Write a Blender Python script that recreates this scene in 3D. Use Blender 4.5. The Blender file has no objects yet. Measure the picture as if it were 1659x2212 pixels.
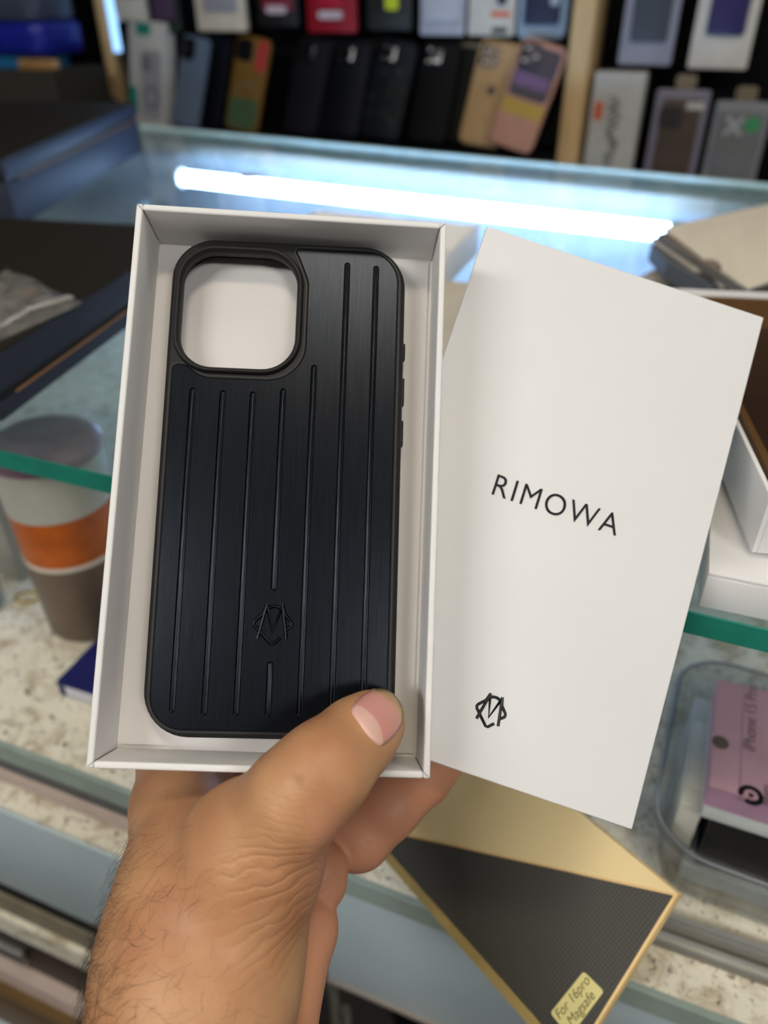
import bpy, bmesh, math, random
import numpy as np
from mathutils import Matrix, Vector

random.seed(7); rng = np.random.default_rng(7)
scene = bpy.context.scene
C = scene.collection

# ------------------------------------------------------------------ camera
F_PX, CX, CY = 1660.0, 829.5, 1106.0
CAM = np.array([0.0, 0.0, 1.25])
_D = np.array([13.0, 2411.0, 1660.0]); _D /= np.linalg.norm(_D)        # straight down, seen by the camera
_L = np.array([-4460 - CX, -180 - CY, F_PX]); _L -= _D * (_L @ _D); _L /= np.linalg.norm(_L)
AX, AZ = -_L, -_D
AY = np.cross(AZ, AX)
MW = np.array([AX, AY, AZ])                                            # camera axes -> room axes

def ray(px, py): return np.array([(px - CX) / F_PX, (py - CY) / F_PX, 1.0])
def W(px, py, z): return Vector(CAM + MW @ (ray(px, py) * z))          # point at a given distance
def WZ(px, py, Z):                                                     # point on a level surface at height Z
    r = MW @ ray(px, py); return Vector(CAM + r * ((Z - CAM[2]) / r[2]))
def WY(px, py, Y):                                                     # point on an upright plane
    r = MW @ ray(px, py); return Vector(CAM + r * ((Y - CAM[1]) / r[1]))

cam_d = bpy.data.cameras.new('camera'); cam = bpy.data.objects.new('camera', cam_d); C.objects.link(cam)
cam_d.sensor_fit = 'HORIZONTAL'; cam_d.sensor_width = 36.0; cam_d.lens = 36.0 * F_PX / 1659.0
cam_d.clip_start = 0.02; cam_d.clip_end = 30
R3 = np.array([MW @ np.array([1, 0, 0]), MW @ np.array([0, -1, 0]), MW @ np.array([0, 0, -1])]).T
m4 = np.eye(4); m4[:3, :3] = R3; m4[:3, 3] = CAM
cam.matrix_world = Matrix(m4.tolist())
cam_d.dof.use_dof = True; cam_d.dof.focus_distance = 0.247; cam_d.dof.aperture_fstop = 9.6
scene.camera = cam

# ------------------------------------------------------------------ world, exposure
wd = bpy.data.worlds.new('world'); scene.world = wd; wd.use_nodes = True
wd.node_tree.nodes['Background'].inputs[0].default_value = (0.8, 0.85, 0.9, 1)
wd.node_tree.nodes['Background'].inputs[1].default_value = 0.05
vs = scene.view_settings
vs.view_transform = 'Standard'; vs.look = 'None'; vs.gamma = 1.0; vs.use_curve_mapping = False
vs.exposure = -0.36
scene.cycles.use_denoising = True
CEIL_E = 13.0      # strength of the ceiling light panels
LED_E = 60.0      # strength of the tube under the counter glass

GLASS = 1.05; MARBLE = 0.84; YF = 0.215

# ------------------------------------------------------------------ materials
def lin(c):
    return tuple((x / 12.92 if x <= 0.04045 else ((x + 0.055) / 1.055) ** 2.4) for x in [v / 255.0 for v in c])
_mats = {}
def mat(name, col, rough=0.5, metal=0.0, var=0.06, scale=60.0, bump=0.0, bscale=400.0, spec=0.5, sss=0.0, coat=0.0, stretch=None, aniso=0.0, emit=0.0):
    if name in _mats: return _mats[name]
    m = bpy.data.materials.new(name); m.use_nodes = True; _mats[name] = m
    nt = m.node_tree; b = nt.nodes['Principled BSDF']
    c = lin(col)
    tc = nt.nodes.new('ShaderNodeTexCoord'); mp = nt.nodes.new('ShaderNodeMapping')
    nt.links.new(tc.outputs['Object'], mp.inputs['Vector'])
    if stretch: mp.inputs['Scale'].default_value = stretch
    n = nt.nodes.new('ShaderNodeTexNoise'); n.inputs['Scale'].default_value = scale; n.inputs['Detail'].default_value = 4
    nt.links.new(mp.outputs['Vector'], n.inputs['Vector'])
    cr = nt.nodes.new('ShaderNodeValToRGB'); e = cr.color_ramp.elements
    e[0].position = 0.3; e[1].position = 0.7
    e[0].color = tuple(max(0, x * (1 - var)) for x in c) + (1,); e[1].color = tuple(min(1, x * (1 + var)) for x in c) + (1,)
    nt.links.new(n.outputs['Fac'], cr.inputs['Fac']); nt.links.new(cr.outputs['Color'], b.inputs['Base Color'])
    b.inputs['Roughness'].default_value = rough; b.inputs['Metallic'].default_value = metal
    b.inputs['Specular IOR Level'].default_value = spec
    b.inputs['Coat Weight'].default_value = coat
    if aniso: b.inputs['Anisotropic'].default_value = aniso
    if sss:
        b.inputs['Subsurface Weight'].default_value = sss; b.inputs['Subsurface Radius'].default_value = (1.0, 0.35, 0.2); b.inputs['Subsurface Scale'].default_value = 0.003
    if emit:
        b.inputs['Emission Color'].default_value = c + (1,); b.inputs['Emission Strength'].default_value = emit
    if bump:
        n2 = nt.nodes.new('ShaderNodeTexNoise'); n2.inputs['Scale'].default_value = bscale; n2.inputs['Detail'].default_value = 3
        nt.links.new(mp.outputs['Vector'], n2.inputs['Vector'])
        bp = nt.nodes.new('ShaderNodeBump'); bp.inputs['Strength'].default_value = bump; bp.inputs['Distance'].default_value = 0.0006
        nt.links.new(n2.outputs['Fac'], bp.inputs['Height']); nt.links.new(bp.outputs['Normal'], b.inputs['Normal'])
    return m

def emission(name, col, strength):
    m = bpy.data.materials.new(name); m.use_nodes = True; nt = m.node_tree; nt.nodes.clear()
    e = nt.nodes.new('ShaderNodeEmission'); o = nt.nodes.new('ShaderNodeOutputMaterial')
    e.inputs['Color'].default_value = lin(col) + (1,); e.inputs['Strength'].default_value = strength
    nt.links.new(e.outputs[0], o.inputs[0]); return m

def glass_mat(name, tint, haze=0.05, rough=0.03, gloss=1.0, hazecol=(170, 185, 185), hscale=9.0):
    m = bpy.data.materials.new(name); m.use_nodes = True; nt = m.node_tree; nt.nodes.clear()
    o = nt.nodes.new('ShaderNodeOutputMaterial'); tr = nt.nodes.new('ShaderNodeBsdfTransparent')
    gl = nt.nodes.new('ShaderNodeBsdfGlossy'); df = nt.nodes.new('ShaderNodeBsdfDiffuse')
    tr.inputs[0].default_value = tint + (1,); gl.inputs['Roughness'].default_value = rough
    df.inputs[0].default_value = lin(hazecol) + (1,)
    fr = nt.nodes.new('ShaderNodeFresnel'); fr.inputs[0].default_value = 1.5
    geo = nt.nodes.new('ShaderNodeNewGeometry')
    sel = nt.nodes.new('ShaderNodeMixRGB'); sel.inputs[2].default_value = (0.04, 0.04, 0.04, 1)
    nt.links.new(geo.outputs['Backfacing'], sel.inputs[0]); nt.links.new(fr.outputs[0], sel.inputs[1])
    mul = nt.nodes.new('ShaderNodeMath'); mul.operation = 'MULTIPLY'; mul.inputs[1].default_value = gloss
    nt.links.new(sel.outputs[0], mul.inputs[0])
    m1 = nt.nodes.new('ShaderNodeMixShader'); m2 = nt.nodes.new('ShaderNodeMixShader')
    nt.links.new(mul.outputs[0], m1.inputs[0]); nt.links.new(tr.outputs[0], m1.inputs[1]); nt.links.new(gl.outputs[0], m1.inputs[2])
    tc = nt.nodes.new('ShaderNodeTexCoord'); n = nt.nodes.new('ShaderNodeTexNoise'); n.inputs['Scale'].default_value = hscale; n.inputs['Detail'].default_value = 7
    nt.links.new(tc.outputs['Object'], n.inputs['Vector'])
    mr = nt.nodes.new('ShaderNodeMapRange'); mr.inputs[1].default_value = 0.35; mr.inputs[2].default_value = 0.75; mr.inputs[3].default_value = haze * 0.35; mr.inputs[4].default_value = haze * 1.6
    nt.links.new(n.outputs['Fac'], mr.inputs[0]); nt.links.new(mr.outputs[0], m2.inputs[0])
    tl = nt.nodes.new('ShaderNodeBsdfTranslucent'); tl.inputs[0].default_value = lin(hazecol) + (1,); dm = nt.nodes.new('ShaderNodeMixShader'); dm.inputs[0].default_value = 0.5
    nt.links.new(df.outputs[0], dm.inputs[1]); nt.links.new(tl.outputs[0], dm.inputs[2])
    nt.links.new(m1.outputs[0], m2.inputs[1]); nt.links.new(dm.outputs[0], m2.inputs[2]); nt.links.new(m2.outputs[0], o.inputs[0])
    return m

# ------------------------------------------------------------------ mesh helpers
def link(name, me, m, parent=None, mw=None, smooth=False):
    o = bpy.data.objects.new(name, me); C.objects.link(o)
    if m is not None: me.materials.append(m)
    if smooth:
        for p in me.polygons: p.use_smooth = True
    if parent is not None: o.parent = parent
    if mw is not None: o.matrix_local = mw
    return o
def frombm(bm, name):
    bmesh.ops.recalc_face_normals(bm, faces=bm.faces)
    me = bpy.data.meshes.new(name); bm.to_mesh(me); bm.free(); return me
def smooth_angle(o, deg=35):
    me = o.data
    for p in me.polygons: p.use_smooth = True
    bm = bmesh.new(); bm.from_mesh(me)
    for e in bm.edges:
        if len(e.link_faces) == 2 and e.calc_face_angle(0) > math.radians(deg): e.smooth = False
    bm.to_mesh(me); bm.free()
def empty(name, mw):
    o = bpy.data.objects.new(name, None); C.objects.link(o); o.empty_display_size = 0.01; o.matrix_world = mw; return o
def tag(o, label=None, cat=None, group=None, kind=None):
    if label: o['label'] = label
    if cat: o['category'] = cat
    if group: o['group'] = group
    if kind: o['kind'] = kind
    return o
def T(x, y, z): return Matrix.Translation((x, y, z))
def frame(o, ex, ey, ez):
    m = Matrix.Identity(4)
    for i, v in enumerate((ex, ey, ez, o)):
        for j in range(3): m[j][i] = v[j]
    return m
def box(name, lo, hi, m, parent=None, bevel=0.0, seg=2, mw=None):
    bm = bmesh.new(); bmesh.ops.create_cube(bm, size=1)
    for v in bm.verts:
        for k in range(3): v.co[k] = (lo[k] + hi[k]) / 2 + v.co[k] * (hi[k] - lo[k])
    if bevel: bmesh.ops.bevel(bm, geom=bm.edges[:], offset=bevel, segments=seg, affect='EDGES', profile=0.5)
    o = link(name, frombm(bm, name), m, parent, mw)
    if bevel: smooth_angle(o, 40)
    return o
def prism(name, pts, z0, z1, m, parent=None, mw=None, bevel=0.0):
    bm = bmesh.new()
    a = [bm.verts.new((x, y, z0)) for x, y in pts]; b = [bm.verts.new((x, y, z1)) for x, y in pts]
    n = len(pts)
    bm.faces.new(a[::-1]); bm.faces.new(b)
    for i in range(n): bm.faces.new((a[i], a[(i + 1) % n], b[(i + 1) % n], b[i]))
    if bevel: bmesh.ops.bevel(bm, geom=bm.edges[:], offset=bevel, segments=2, affect='EDGES', profile=0.5)
    return link(name, frombm(bm, name), m, parent, mw)
def rr(w, h, r, n=8, cx=0, cy=0, off=0.0):
    w, h, r = w + 2 * off, h + 2 * off, max(r + off, 1e-5); out = []
    for k, (sx, sy) in enumerate(((1, 1), (-1, 1), (-1, -1), (1, -1))):
        for i in range(n + 1):
            a = math.pi / 2 * (k + i / n)
            out.append((cx + sx * (w / 2 - r) + r * math.cos(a), cy + sy * (h / 2 - r) + r * math.sin(a)))
    return out
def fillet(pts, n=8):
    out = []; N = len(pts)
    for i in range(N):
        x, y, r = pts[i]; p = np.array([x, y]); a = np.array(pts[i - 1][:2]) - p; b = np.array(pts[(i + 1) % N][:2]) - p
        la, lb = np.linalg.norm(a), np.linalg.norm(b); a /= la; b /= lb
        ang = math.acos(np.clip(a @ b, -1, 1)); t = min(r / math.tan(ang / 2), la * 0.49, lb * 0.49); r2 = t * math.tan(ang / 2)
        c = p + (a + b) / np.linalg.norm(a + b) * (r2 / math.sin(ang / 2))
        v0 = p + a * t - c; v1 = p + b * t - c
        a0 = math.atan2(v0[1], v0[0]); d = math.atan2(v1[1], v1[0]) - a0
        while d > math.pi: d -= 2 * math.pi
        while d < -math.pi: d += 2 * math.pi
        for k in range(n + 1):
            aa = a0 + d * k / n; out.append((c[0] + r2 * math.cos(aa), c[1] + r2 * math.sin(aa)))
    return out
def offset(loop, d):
    P = np.array(loop); n = len(P); nx = np.roll(P, -1, 0) - P; ln = np.linalg.norm(nx, axis=1, keepdims=True); nx = nx / np.maximum(ln, 1e-9)
    tn = nx + np.roll(nx, 1, 0); tn /= np.maximum(np.linalg.norm(tn, axis=1, keepdims=True), 1e-9)
    return [tuple(p) for p in P + np.stack([tn[:, 1], -tn[:, 0]], 1) * d]      # outward for counter-clockwise loops
def ring(bm, loop, z): return [bm.verts.new((x, y, z)) for x, y in loop]
def loft(bm, A, B):
    n = len(A)
    for i in range(n): bm.faces.new((A[i], A[(i + 1) % n], B[(i + 1) % n], B[i]))
def fill(bm, *rings):
    es = []
    for R in rings:
        for i in range(len(R)):
            e = bm.edges.get((R[i], R[(i + 1) % len(R)])) or bm.edges.new((R[i], R[(i + 1) % len(R)])); es.append(e)
    bmesh.ops.triangle_fill(bm, edges=es, use_beauty=True)
def slab(name, loop, z0, z1, m, parent=None, mw=None, bev=0.0, sm=True):
    bm = bmesh.new()
    if bev:
        rs = [ring(bm, offset(loop, -bev), z0), ring(bm, loop, z0 + bev), ring(bm, loop, z1 - bev), ring(bm, offset(loop, -bev * 0.3), z1 - bev * 0.3), ring(bm, offset(loop, -bev), z1)]
    else: rs = [ring(bm, loop, z0), ring(bm, loop, z1)]
    for a, b in zip(rs, rs[1:]): loft(bm, a, b)
    fill(bm, rs[0]); fill(bm, rs[-1])
    o = link(name, frombm(bm, name), m, parent, mw)
    if sm: smooth_angle(o, 50)
    return o
def tube(bm, pts, r, n=8, closed=False, r1=None):
    P = [Vector(p) for p in pts]; N = len(P); rings = []; up = None
    for i in range(N):
        a = P[i - 1] if (i > 0 or closed) else P[i]; b = P[(i + 1) % N] if (i < N - 1 or closed) else P[i]
        t = (b - a).normalized()
        if up is None:
            up = t.orthogonal().normalized()
        up = (up - t * up.dot(t)).normalized(); s = t.cross(up)
        k = 1.0
        if 0 < i < N - 1 or closed:
            c = (P[i] - a).normalized().dot((b - P[i]).normalized()); k = 1 / max(0.55, math.sqrt(max(0.0, (1 + c) / 2)))
        rad = r if r1 is None else r + (r1 - r) * i / (N - 1)
        rings.append([bm.verts.new(P[i] + (up * math.cos(2 * math.pi * j / n) + s * math.sin(2 * math.pi * j / n)) * rad) for j in range(n)])
    for i in range(N if closed else N - 1): loft(bm, rings[i], rings[(i + 1) % N])
    if not closed:
        bm.faces.new(rings[0][::-1]); bm.faces.new(rings[-1])
def tubeobj(name, pts, r, m, parent=None, mw=None, n=8, closed=False):
    bm = bmesh.new(); tube(bm, pts, r, n, closed); o = link(name, frombm(bm, name), m, parent, mw); smooth_angle(o, 60); return o
def lathe(name, prof, m, parent=None, mw=None, n=40):
    bm = bmesh.new(); rs = [[bm.verts.new((r * math.cos(2 * math.pi * i / n), r * math.sin(2 * math.pi * i / n), z)) for i in range(n)] for r, z in prof]
    for a, b in zip(rs, rs[1:]): loft(bm, a, b)
    bm.faces.new(rs[0][::-1]); bm.faces.new(rs[-1])
    o = link(name, frombm(bm, name), m, parent, mw); smooth_angle(o, 45); return o
def text(name, body, size, m, parent, mw, extrude=0.0002, bevel=0.0, spacing=1.0, align='CENTER', shear=0.0, line=1.0, off=0.0):
    cu = bpy.data.curves.new(name, 'FONT'); cu.body = body; cu.size = size; cu.extrude = extrude; cu.bevel_depth = bevel; cu.space_character = spacing
    cu.offset = off; cu.align_x = align; cu.align_y = 'CENTER'; cu.shear = shear; cu.space_line = line; cu.resolution_u = 6
    o = bpy.data.objects.new(name, cu); C.objects.link(o); bpy.context.view_layer.update()
    me = bpy.data.meshes.new_from_object(o.evaluated_get(bpy.context.evaluated_depsgraph_get()))
    bpy.data.objects.remove(o); bpy.data.curves.remove(cu)
    return link(name, me, m, parent, mw)
def pose(q, width):
    r = [ray(*p) for p in q]
    s = np.linalg.solve(np.array([r[1], -r[2], r[3]]).T, r[0]); z = np.array([1, *s])
    P = np.array([r[i] * z[i] for i in range(4)]); k = width / np.linalg.norm(P[1] - P[0]); P *= k
    eu = P[1] - P[0]; eu /= np.linalg.norm(eu); ev = P[0] - P[3]; L = np.linalg.norm(ev); ev -= eu * (ev @ eu); ev /= np.linalg.norm(ev); ew = np.cross(eu, ev)
    return frame(CAM + MW @ P.mean(0), MW @ eu, MW @ ev, MW @ ew), L

# shared materials
white_card = mat('white_card', (238, 237, 235), 0.6, spec=0.25, var=0.012, scale=30)
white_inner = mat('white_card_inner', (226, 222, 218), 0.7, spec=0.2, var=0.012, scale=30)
white_gloss = mat('white_laminate', (233, 233, 232), 0.6, spec=0.25, var=0.01, scale=30)
black_tpu = mat('black_rubber', (25, 24, 24), 0.55, spec=0.35, var=0.05, bump=0.05, bscale=3000)
black_ink = mat('black_gloss_ink', (14, 15, 20), 0.32, var=0.0, spec=0.3)
dark_card = mat('dark_card', (38, 38, 42), 0.55, var=0.08)
black_wall = mat('black_panel', (6, 6, 7), 0.8, spec=0.15, var=0.2, scale=20)
wood = mat('pale_wood', (205, 172, 122), 0.55, var=0.12, scale=12, stretch=(6, 6, 0.6))
metal = mat('brushed_steel', (160, 160, 155), 0.35, metal=0.9, var=0.05)

# ================================================================== THE SETTING
def struct(o, label): return tag(o, label, None, None, 'structure')
floor_m = mat('grey_floor', (72, 66, 60), 0.6, var=0.15, scale=6)
struct(box('floor', (-3.0, -2.4, -0.05), (3.0, 1.75, 0.0), floor_m), 'dark grey shop floor far below the counter')
struct(box('ceiling', (-3.0, -2.4, 2.75), (3.0, 1.75, 2.8), mat('ceiling_paint', (120, 120, 120), 0.8, var=0.03)), 'pale grey painted shop ceiling')
struct(box('wall_back', (-3.0, 1.50, 0.0), (3.0, 1.60, 2.75), black_wall), 'black panel wall behind the hanging phone cases')
struct(box('wall_front', (-3.0, -2.4, 0.0), (3.0, -2.3, 2.75), mat('dim_wall', (18, 18, 20), 0.7)), 'dim shop wall opposite the display wall')
struct(box('wall_left', (-3.0, -2.3, 0.0), (-2.9, 1.50, 2.75), mat('side_wall_paint', (92, 90, 88), 0.7)), 'grey side wall past the dark boxes')
struct(box('wall_right', (2.9, -2.3, 0.0), (3.0, 1.50, 2.75), _mats['side_wall_paint']), 'grey side wall past the white boxes')

# ceiling light panels
def ceiling_light(x, y, sx, sy, col, strength, label):
    t = empty('ceiling_light', T(x, y, 2.72)); tag(t, label, 'ceiling light')
    box('housing', (-sx / 2 - .02, -sy / 2 - .02, 0.0), (sx / 2 + .02, sy / 2 + .02, 0.03), mat('fixture_white', (225, 225, 225), 0.5), t)
    box('diffuser', (-sx / 2, -sy / 2, -0.012), (sx / 2, sy / 2, -0.0005), emission('diffuser_glow', col, strength), t)
ceiling_light(0.19, -0.23, 0.32, 0.17, (255, 240, 218), CEIL_E * 4.6, 'white ceiling light panel above the customer side of the counter')
ceiling_light(-0.85, -1.75, 1.2, 0.5, (255, 253, 250), CEIL_E * 2.4, 'white ceiling light panel near the left front corner of the shop')
ceiling_light(1.75, -1.40, 1.0, 0.5, (255, 253, 250), CEIL_E * 2.4, 'white ceiling light panel near the right front corner of the shop')

ceiling_light(0.75, 0.75, 0.7, 0.4, (255, 253, 250), CEIL_E * 0.6, 'unseen white ceiling light panel added to brighten the cream card stack')  # added panel out of view, brightens the cards and wall packs

# ------------------------------------------------------------------ counter
def gl_y(X): return 1.189 + (X + 0.92) * (1.058 - 1.189) / (0.065 + 0.92)      # rear edge of the counter glass
marble_m = None
def marble():
    m = bpy.data.materials.new('speckled_marble'); m.use_nodes = True; nt = m.node_tree; b = nt.nodes['Principled BSDF']
    tc = nt.nodes.new('ShaderNodeTexCoord')
    n1 = nt.nodes.new('ShaderNodeTexNoise'); n1.inputs['Scale'].default_value = 55; n1.inputs['Detail'].default_value = 8; n1.inputs['Roughness'].default_value = 0.65; n1.inputs['Distortion'].default_value = 0.8
    n2 = nt.nodes.new('ShaderNodeTexNoise'); n2.inputs['Scale'].default_value = 230; n2.inputs['Detail'].default_value = 5; n2.inputs['Distortion'].default_value = 1.2
    for n in (n1, n2): nt.links.new(tc.outputs['Object'], n.inputs['Vector'])
    r1 = nt.nodes.new('ShaderNodeValToRGB'); e = r1.color_ramp.elements
    e[0].position = 0.36; e[0].color = lin((190, 176, 148)) + (1,); e[1].position = 0.52; e[1].color = lin((238, 232, 212)) + (1,)
    r2 = nt.nodes.new('ShaderNodeValToRGB'); e = r2.color_ramp.elements
    e[0].position = 0.33; e[0].color = lin((84, 70, 52)) + (1,); e[1].position = 0.40; e[1].color = (1, 1, 1, 1)
    mx = nt.nodes.new('ShaderNodeMixRGB'); mx.blend_type = 'MULTIPLY'; mx.inputs[0].default_value = 0.85
    nt.links.new(n1.outputs['Fac'], r1.inputs[0]); nt.links.new(n2.outputs['Fac'], r2.inputs[0])
    nt.links.new(r1.outputs[0], mx.inputs[1]); nt.links.new(r2.outputs[0], mx.inputs[2]); nt.links.new(mx.outputs[0], b.inputs['Base Color'])
    b.inputs['Roughness'].default_value = 0.35
    return m
marble_m = marble()
blue_m = mat('blue_grey_laminate', (178, 194, 198), 0.3, var=0.05, scale=9)
dark_rail = mat('dark_grey_rail', (84, 88, 90), 0.45, var=0.1)
black_gap = mat('black_recess', (14, 14, 16), 0.6)
pinkish = mat('pinkish_plastic_strip', (196, 178, 166), 0.5, var=0.08)
brown_m = mat('brown_wood_board', (96, 72, 38), 0.5, var=0.25, scale=14, stretch=(0.5, 6, 6))
pale_edge = mat('pale_teal_edge', (150, 166, 156), 0.4, var=0.1)

XA, XB = -1.35, 0.75
cnt = empty('display_counter', T(0, 0, 0)); tag(cnt, 'long glass topped shop counter with a speckled marble shelf inside', 'counter')
top_m = glass_mat('counter_glass', (0.90, 0.955, 0.945), haze=0.17, rough=0.05, hscale=7.0)
slab_pts = [(XA, 0.25), (XB, 0.25), (XB, gl_y(XB)), (XA, gl_y(XA))]
gtop = prism('glass_top', slab_pts, GLASS - 0.010, GLASS, top_m, cnt)
edge_m = mat('green_glass_edge', (34, 132, 114), 0.28, var=0.12, scale=70)
box('front_edge', (XA, 0.2487, GLASS - 0.0102), (XB, 0.2499, GLASS + 0.0001), edge_m, gtop)
lit_rear_edge = mat('tube_lit_glass_edge', (206, 236, 234), 0.3, var=0.12, scale=30)  # tube light caught in the rear glass edge, put into its pale colour
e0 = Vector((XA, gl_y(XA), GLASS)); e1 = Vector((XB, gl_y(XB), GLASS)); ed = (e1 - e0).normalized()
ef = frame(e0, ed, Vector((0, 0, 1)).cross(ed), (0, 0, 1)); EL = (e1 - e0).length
box('rear_edge', (0, 0.0, -0.011), (EL, 0.010, 0.003), lit_rear_edge, gtop, mw=ef)
box('rear_frame', (0, -0.040, -0.028), (EL, -0.002, -0.0115), mat('grey_tan_frame', (200, 194, 176), 0.5, var=0.16, scale=5, stretch=(1, 8, 8)), cnt, mw=ef)
box('back_panel', (0, -0.030, -0.204), (EL, -0.018, -0.029), mat('white_back_panel', (205, 215, 228), 0.6), cnt, mw=ef)
shelf = box('marble_shelf', (XA, YF, MARBLE - 0.012), (XB, 1.03, MARBLE), marble_m, cnt)
box('bounce_sheet', (XA, 0.84, MARBLE + 0.0003), (XB, 1.03, MARBLE + 0.002), mat('bounce_sheet', (198, 208, 218), 0.6, var=0.1, scale=5), cnt)  # pale sheet added to bounce the tube light and brighten the counter interior
# upright end posts carry the glass
for X in (XA + 0.03, XB - 0.03):
    box('post', (X - 0.02, 0.30, MARBLE + 0.0002), (X + 0.02, 0.34, GLASS - 0.0102), metal, cnt, bevel=0.002)
# the grey upright beside the cup
pb = WZ(30, 1246, MARBLE)
box('support_post', (pb.x - 0.020, pb.y - 0.004, MARBLE + 0.0002), (pb.x + 0.012, pb.y + 0.024, GLASS - 0.0102), mat('grey_acrylic_post', (150, 150, 140), 0.35, var=0.15, scale=8, stretch=(6, 6, 0.5)), cnt, bevel=0.002)
# front below the shelf: pale glass lip, dark track, pinkish strip, ledge and doors
xr = WY(712, 2108, YF).x
box('shelf_lip', (XA, YF - 0.004, MARBLE - 0.016), (XB, YF - 0.0002, MARBLE + 0.0002), pale_edge, cnt)
box('door_track', (XA, YF - 0.002, MARBLE - 0.031), (xr, YF + 0.01, MARBLE - 0.0165), dark_rail, cnt)
box('track_strip', (XA, YF - 0.006, MARBLE - 0.040), (xr, YF + 0.008, MARBLE - 0.0315), pinkish, cnt)
Zl = 1.25 - 0.455
box('lower_ledge', (XA, 0.1965, Zl - 0.004), (xr - 0.002, 0.32, Zl), marble_m, cnt)
zb = WY(0, 1906, 0.195).z
dl = box('drawer_front', (XA, 0.1945, zb), (xr - 0.03, 0.212, Zl - 0.0045), blue_m, cnt, bevel=0.001)
box('gap_strip', (XA, 0.1948, zb - 0.016), (xr - 0.03, 0.23, zb - 0.0005), black_gap, cnt)
z2 = zb - 0.0165
box('shaded_step_top', (XA, 0.1925, z2 - 0.028), (xr - 0.03, 0.24, z2), mat('shaded_marble_grey', (128, 120, 100), 0.6, var=0.2, scale=40), cnt)  # top of the marble step, its shadow put into the grey colour
z3 = z2 - 0.0285
box('step_edge', (XA, 0.188, z3 - 0.028), (xr - 0.03, 0.22, z3), marble_m, cnt)
z4 = z3 - 0.0285
box('plinth_board', (XA, 0.196, z4 - 0.085), (xr - 0.03, 0.22, z4), mat('dark_brown_board', (44, 32, 20), 0.5, var=0.3, scale=14, stretch=(0.5, 6, 6)), cnt)
box('plinth_bar', (XA, 0.188, z4 - 0.060), (WY(45, 2060, 0.19).x, 0.1955, z4 - 0.040), metal, cnt, bevel=0.002)
box('plinth_strip', (XA, 0.185, z4 - 0.112), (xr - 0.03, 0.21, z4 - 0.0855), pinkish, cnt)
box('plinth_base', (XA, 0.175, z4 - 0.190), (xr - 0.03, 0.21, z4 - 0.1125), brown_m, cnt)
box('floor_skirt', (XA, 0.16, 0.001), (xr - 0.03, 0.21, z4 - 0.1905), blue_m, cnt)
# right door
zd = WY(860, 2163, YF).z
dr = box('sliding_door', (xr, YF - 0.003, zd), (XB, YF + 0.010, MARBLE - 0.0165), blue_m, cnt, bevel=0.0012)
box('door_lip', (xr, YF - 0.005, zd - 0.004), (XB, YF + 0.010, zd - 0.0002), mat('pale_aluminium_lip', (170, 160, 150), 0.35, metal=0.6), cnt)
box('cabinet_back', (xr - 0.029, 0.45, 0.001), (XB, 0.46, MARBLE - 0.0125), black_gap, cnt)
# LED tube under the glass
la = WZ(395, 384, 1.25 - 0.232); lb = WZ(1445, 503, 1.25 - 0.232)
led = empty('led_tube', T(*la)); tag(led, 'glowing white tube light mounted under the rear of the counter glass', 'tube light')
tubeobj('tube', [(0, 0, 0), tuple(lb - la)], 0.0095, emission('led_glow', (176, 206, 255), LED_E), led, n=12)
for p, q in ((Vector(), (lb - la).normalized()), (lb - la, (la - lb).normalized())):
    tubeobj('end_cap', [tuple(p - q * 0.02), tuple(p - q * 0.0005)], 0.0135, mat('cap_white', (220, 220, 220), 0.5), led, n=12)

# rail of the sliding glass on the shelf, right side
rl = empty('sliding_rail', T(-0.02, 0.2455, MARBLE)); tag(rl, 'thin clear and steel sliding rail lying along the marble beside the tub', 'rail')
box('base', (0, -0.009, 0.0002), (0.5, 0.009, 0.003), mat('rail_grey', (120, 116, 108), 0.4), rl)
box('rib', (0, -0.0075, 0.0032), (0.5, -0.005, 0.009), mat('rail_light', (190, 192, 186), 0.3, metal=0.5), rl)
box('rib', (0, 0.004, 0.0032), (0.5, 0.0065, 0.009), _mats['rail_light'], rl)

# ================================================================== HELD BOX TRAY
TW = 0.102
tray_mw, TL = pose([(292, 438), (963, 480), (932, 1683), (187, 1660)], TW)
tray = empty('box_tray', tray_mw); tag(tray, 'open white cardboard box tray held in the hand with black phone case inside', 'box')
wl = 0.0022; FLZ = -0.0235; BK = -0.0248
hw, hl = TW / 2, TL / 2
def wallpart(lo, hi): return box('wall', lo, hi, white_card, tray, bevel=0.0007, seg=3)
wallpart((-hw, -hl, BK), (-hw + wl, hl, 0)); wallpart((hw - wl, -hl, BK), (hw, hl, 0))
wallpart((-hw + wl, hl - wl, BK), (hw - wl, hl, -0.0001)); wallpart((-hw + wl, -hl, BK), (hw - wl, -hl + wl, -0.0001))
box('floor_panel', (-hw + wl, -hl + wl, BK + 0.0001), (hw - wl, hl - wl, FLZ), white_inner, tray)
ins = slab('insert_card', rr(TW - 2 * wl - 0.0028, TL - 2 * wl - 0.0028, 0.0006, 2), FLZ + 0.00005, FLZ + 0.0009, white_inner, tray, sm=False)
# worn corner folds on the rim
for sx, sy in ((1, 1), (-1, 1), (1, -1), (-1, -1)):
    bm = bmesh.new(); tube(bm, [(sx * (hw - 0.0006), sy * (hl - 0.0006), 0.00008), (sx * (hw - wl), sy * (hl - wl), 0.00008)], 0.00014, 5)
    tube(bm, [(sx * (hw - wl - 0.0001), sy * (hl - wl - 0.0001), 0.0), (sx * (hw - wl - 0.0001), sy * (hl - wl - 0.0001), -0.02)], 0.00013, 5)
    link('corner_seam', frombm(bm, 'corner_seam'), mat('paper_crease', (176, 170, 160), 0.7), tray)

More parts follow.
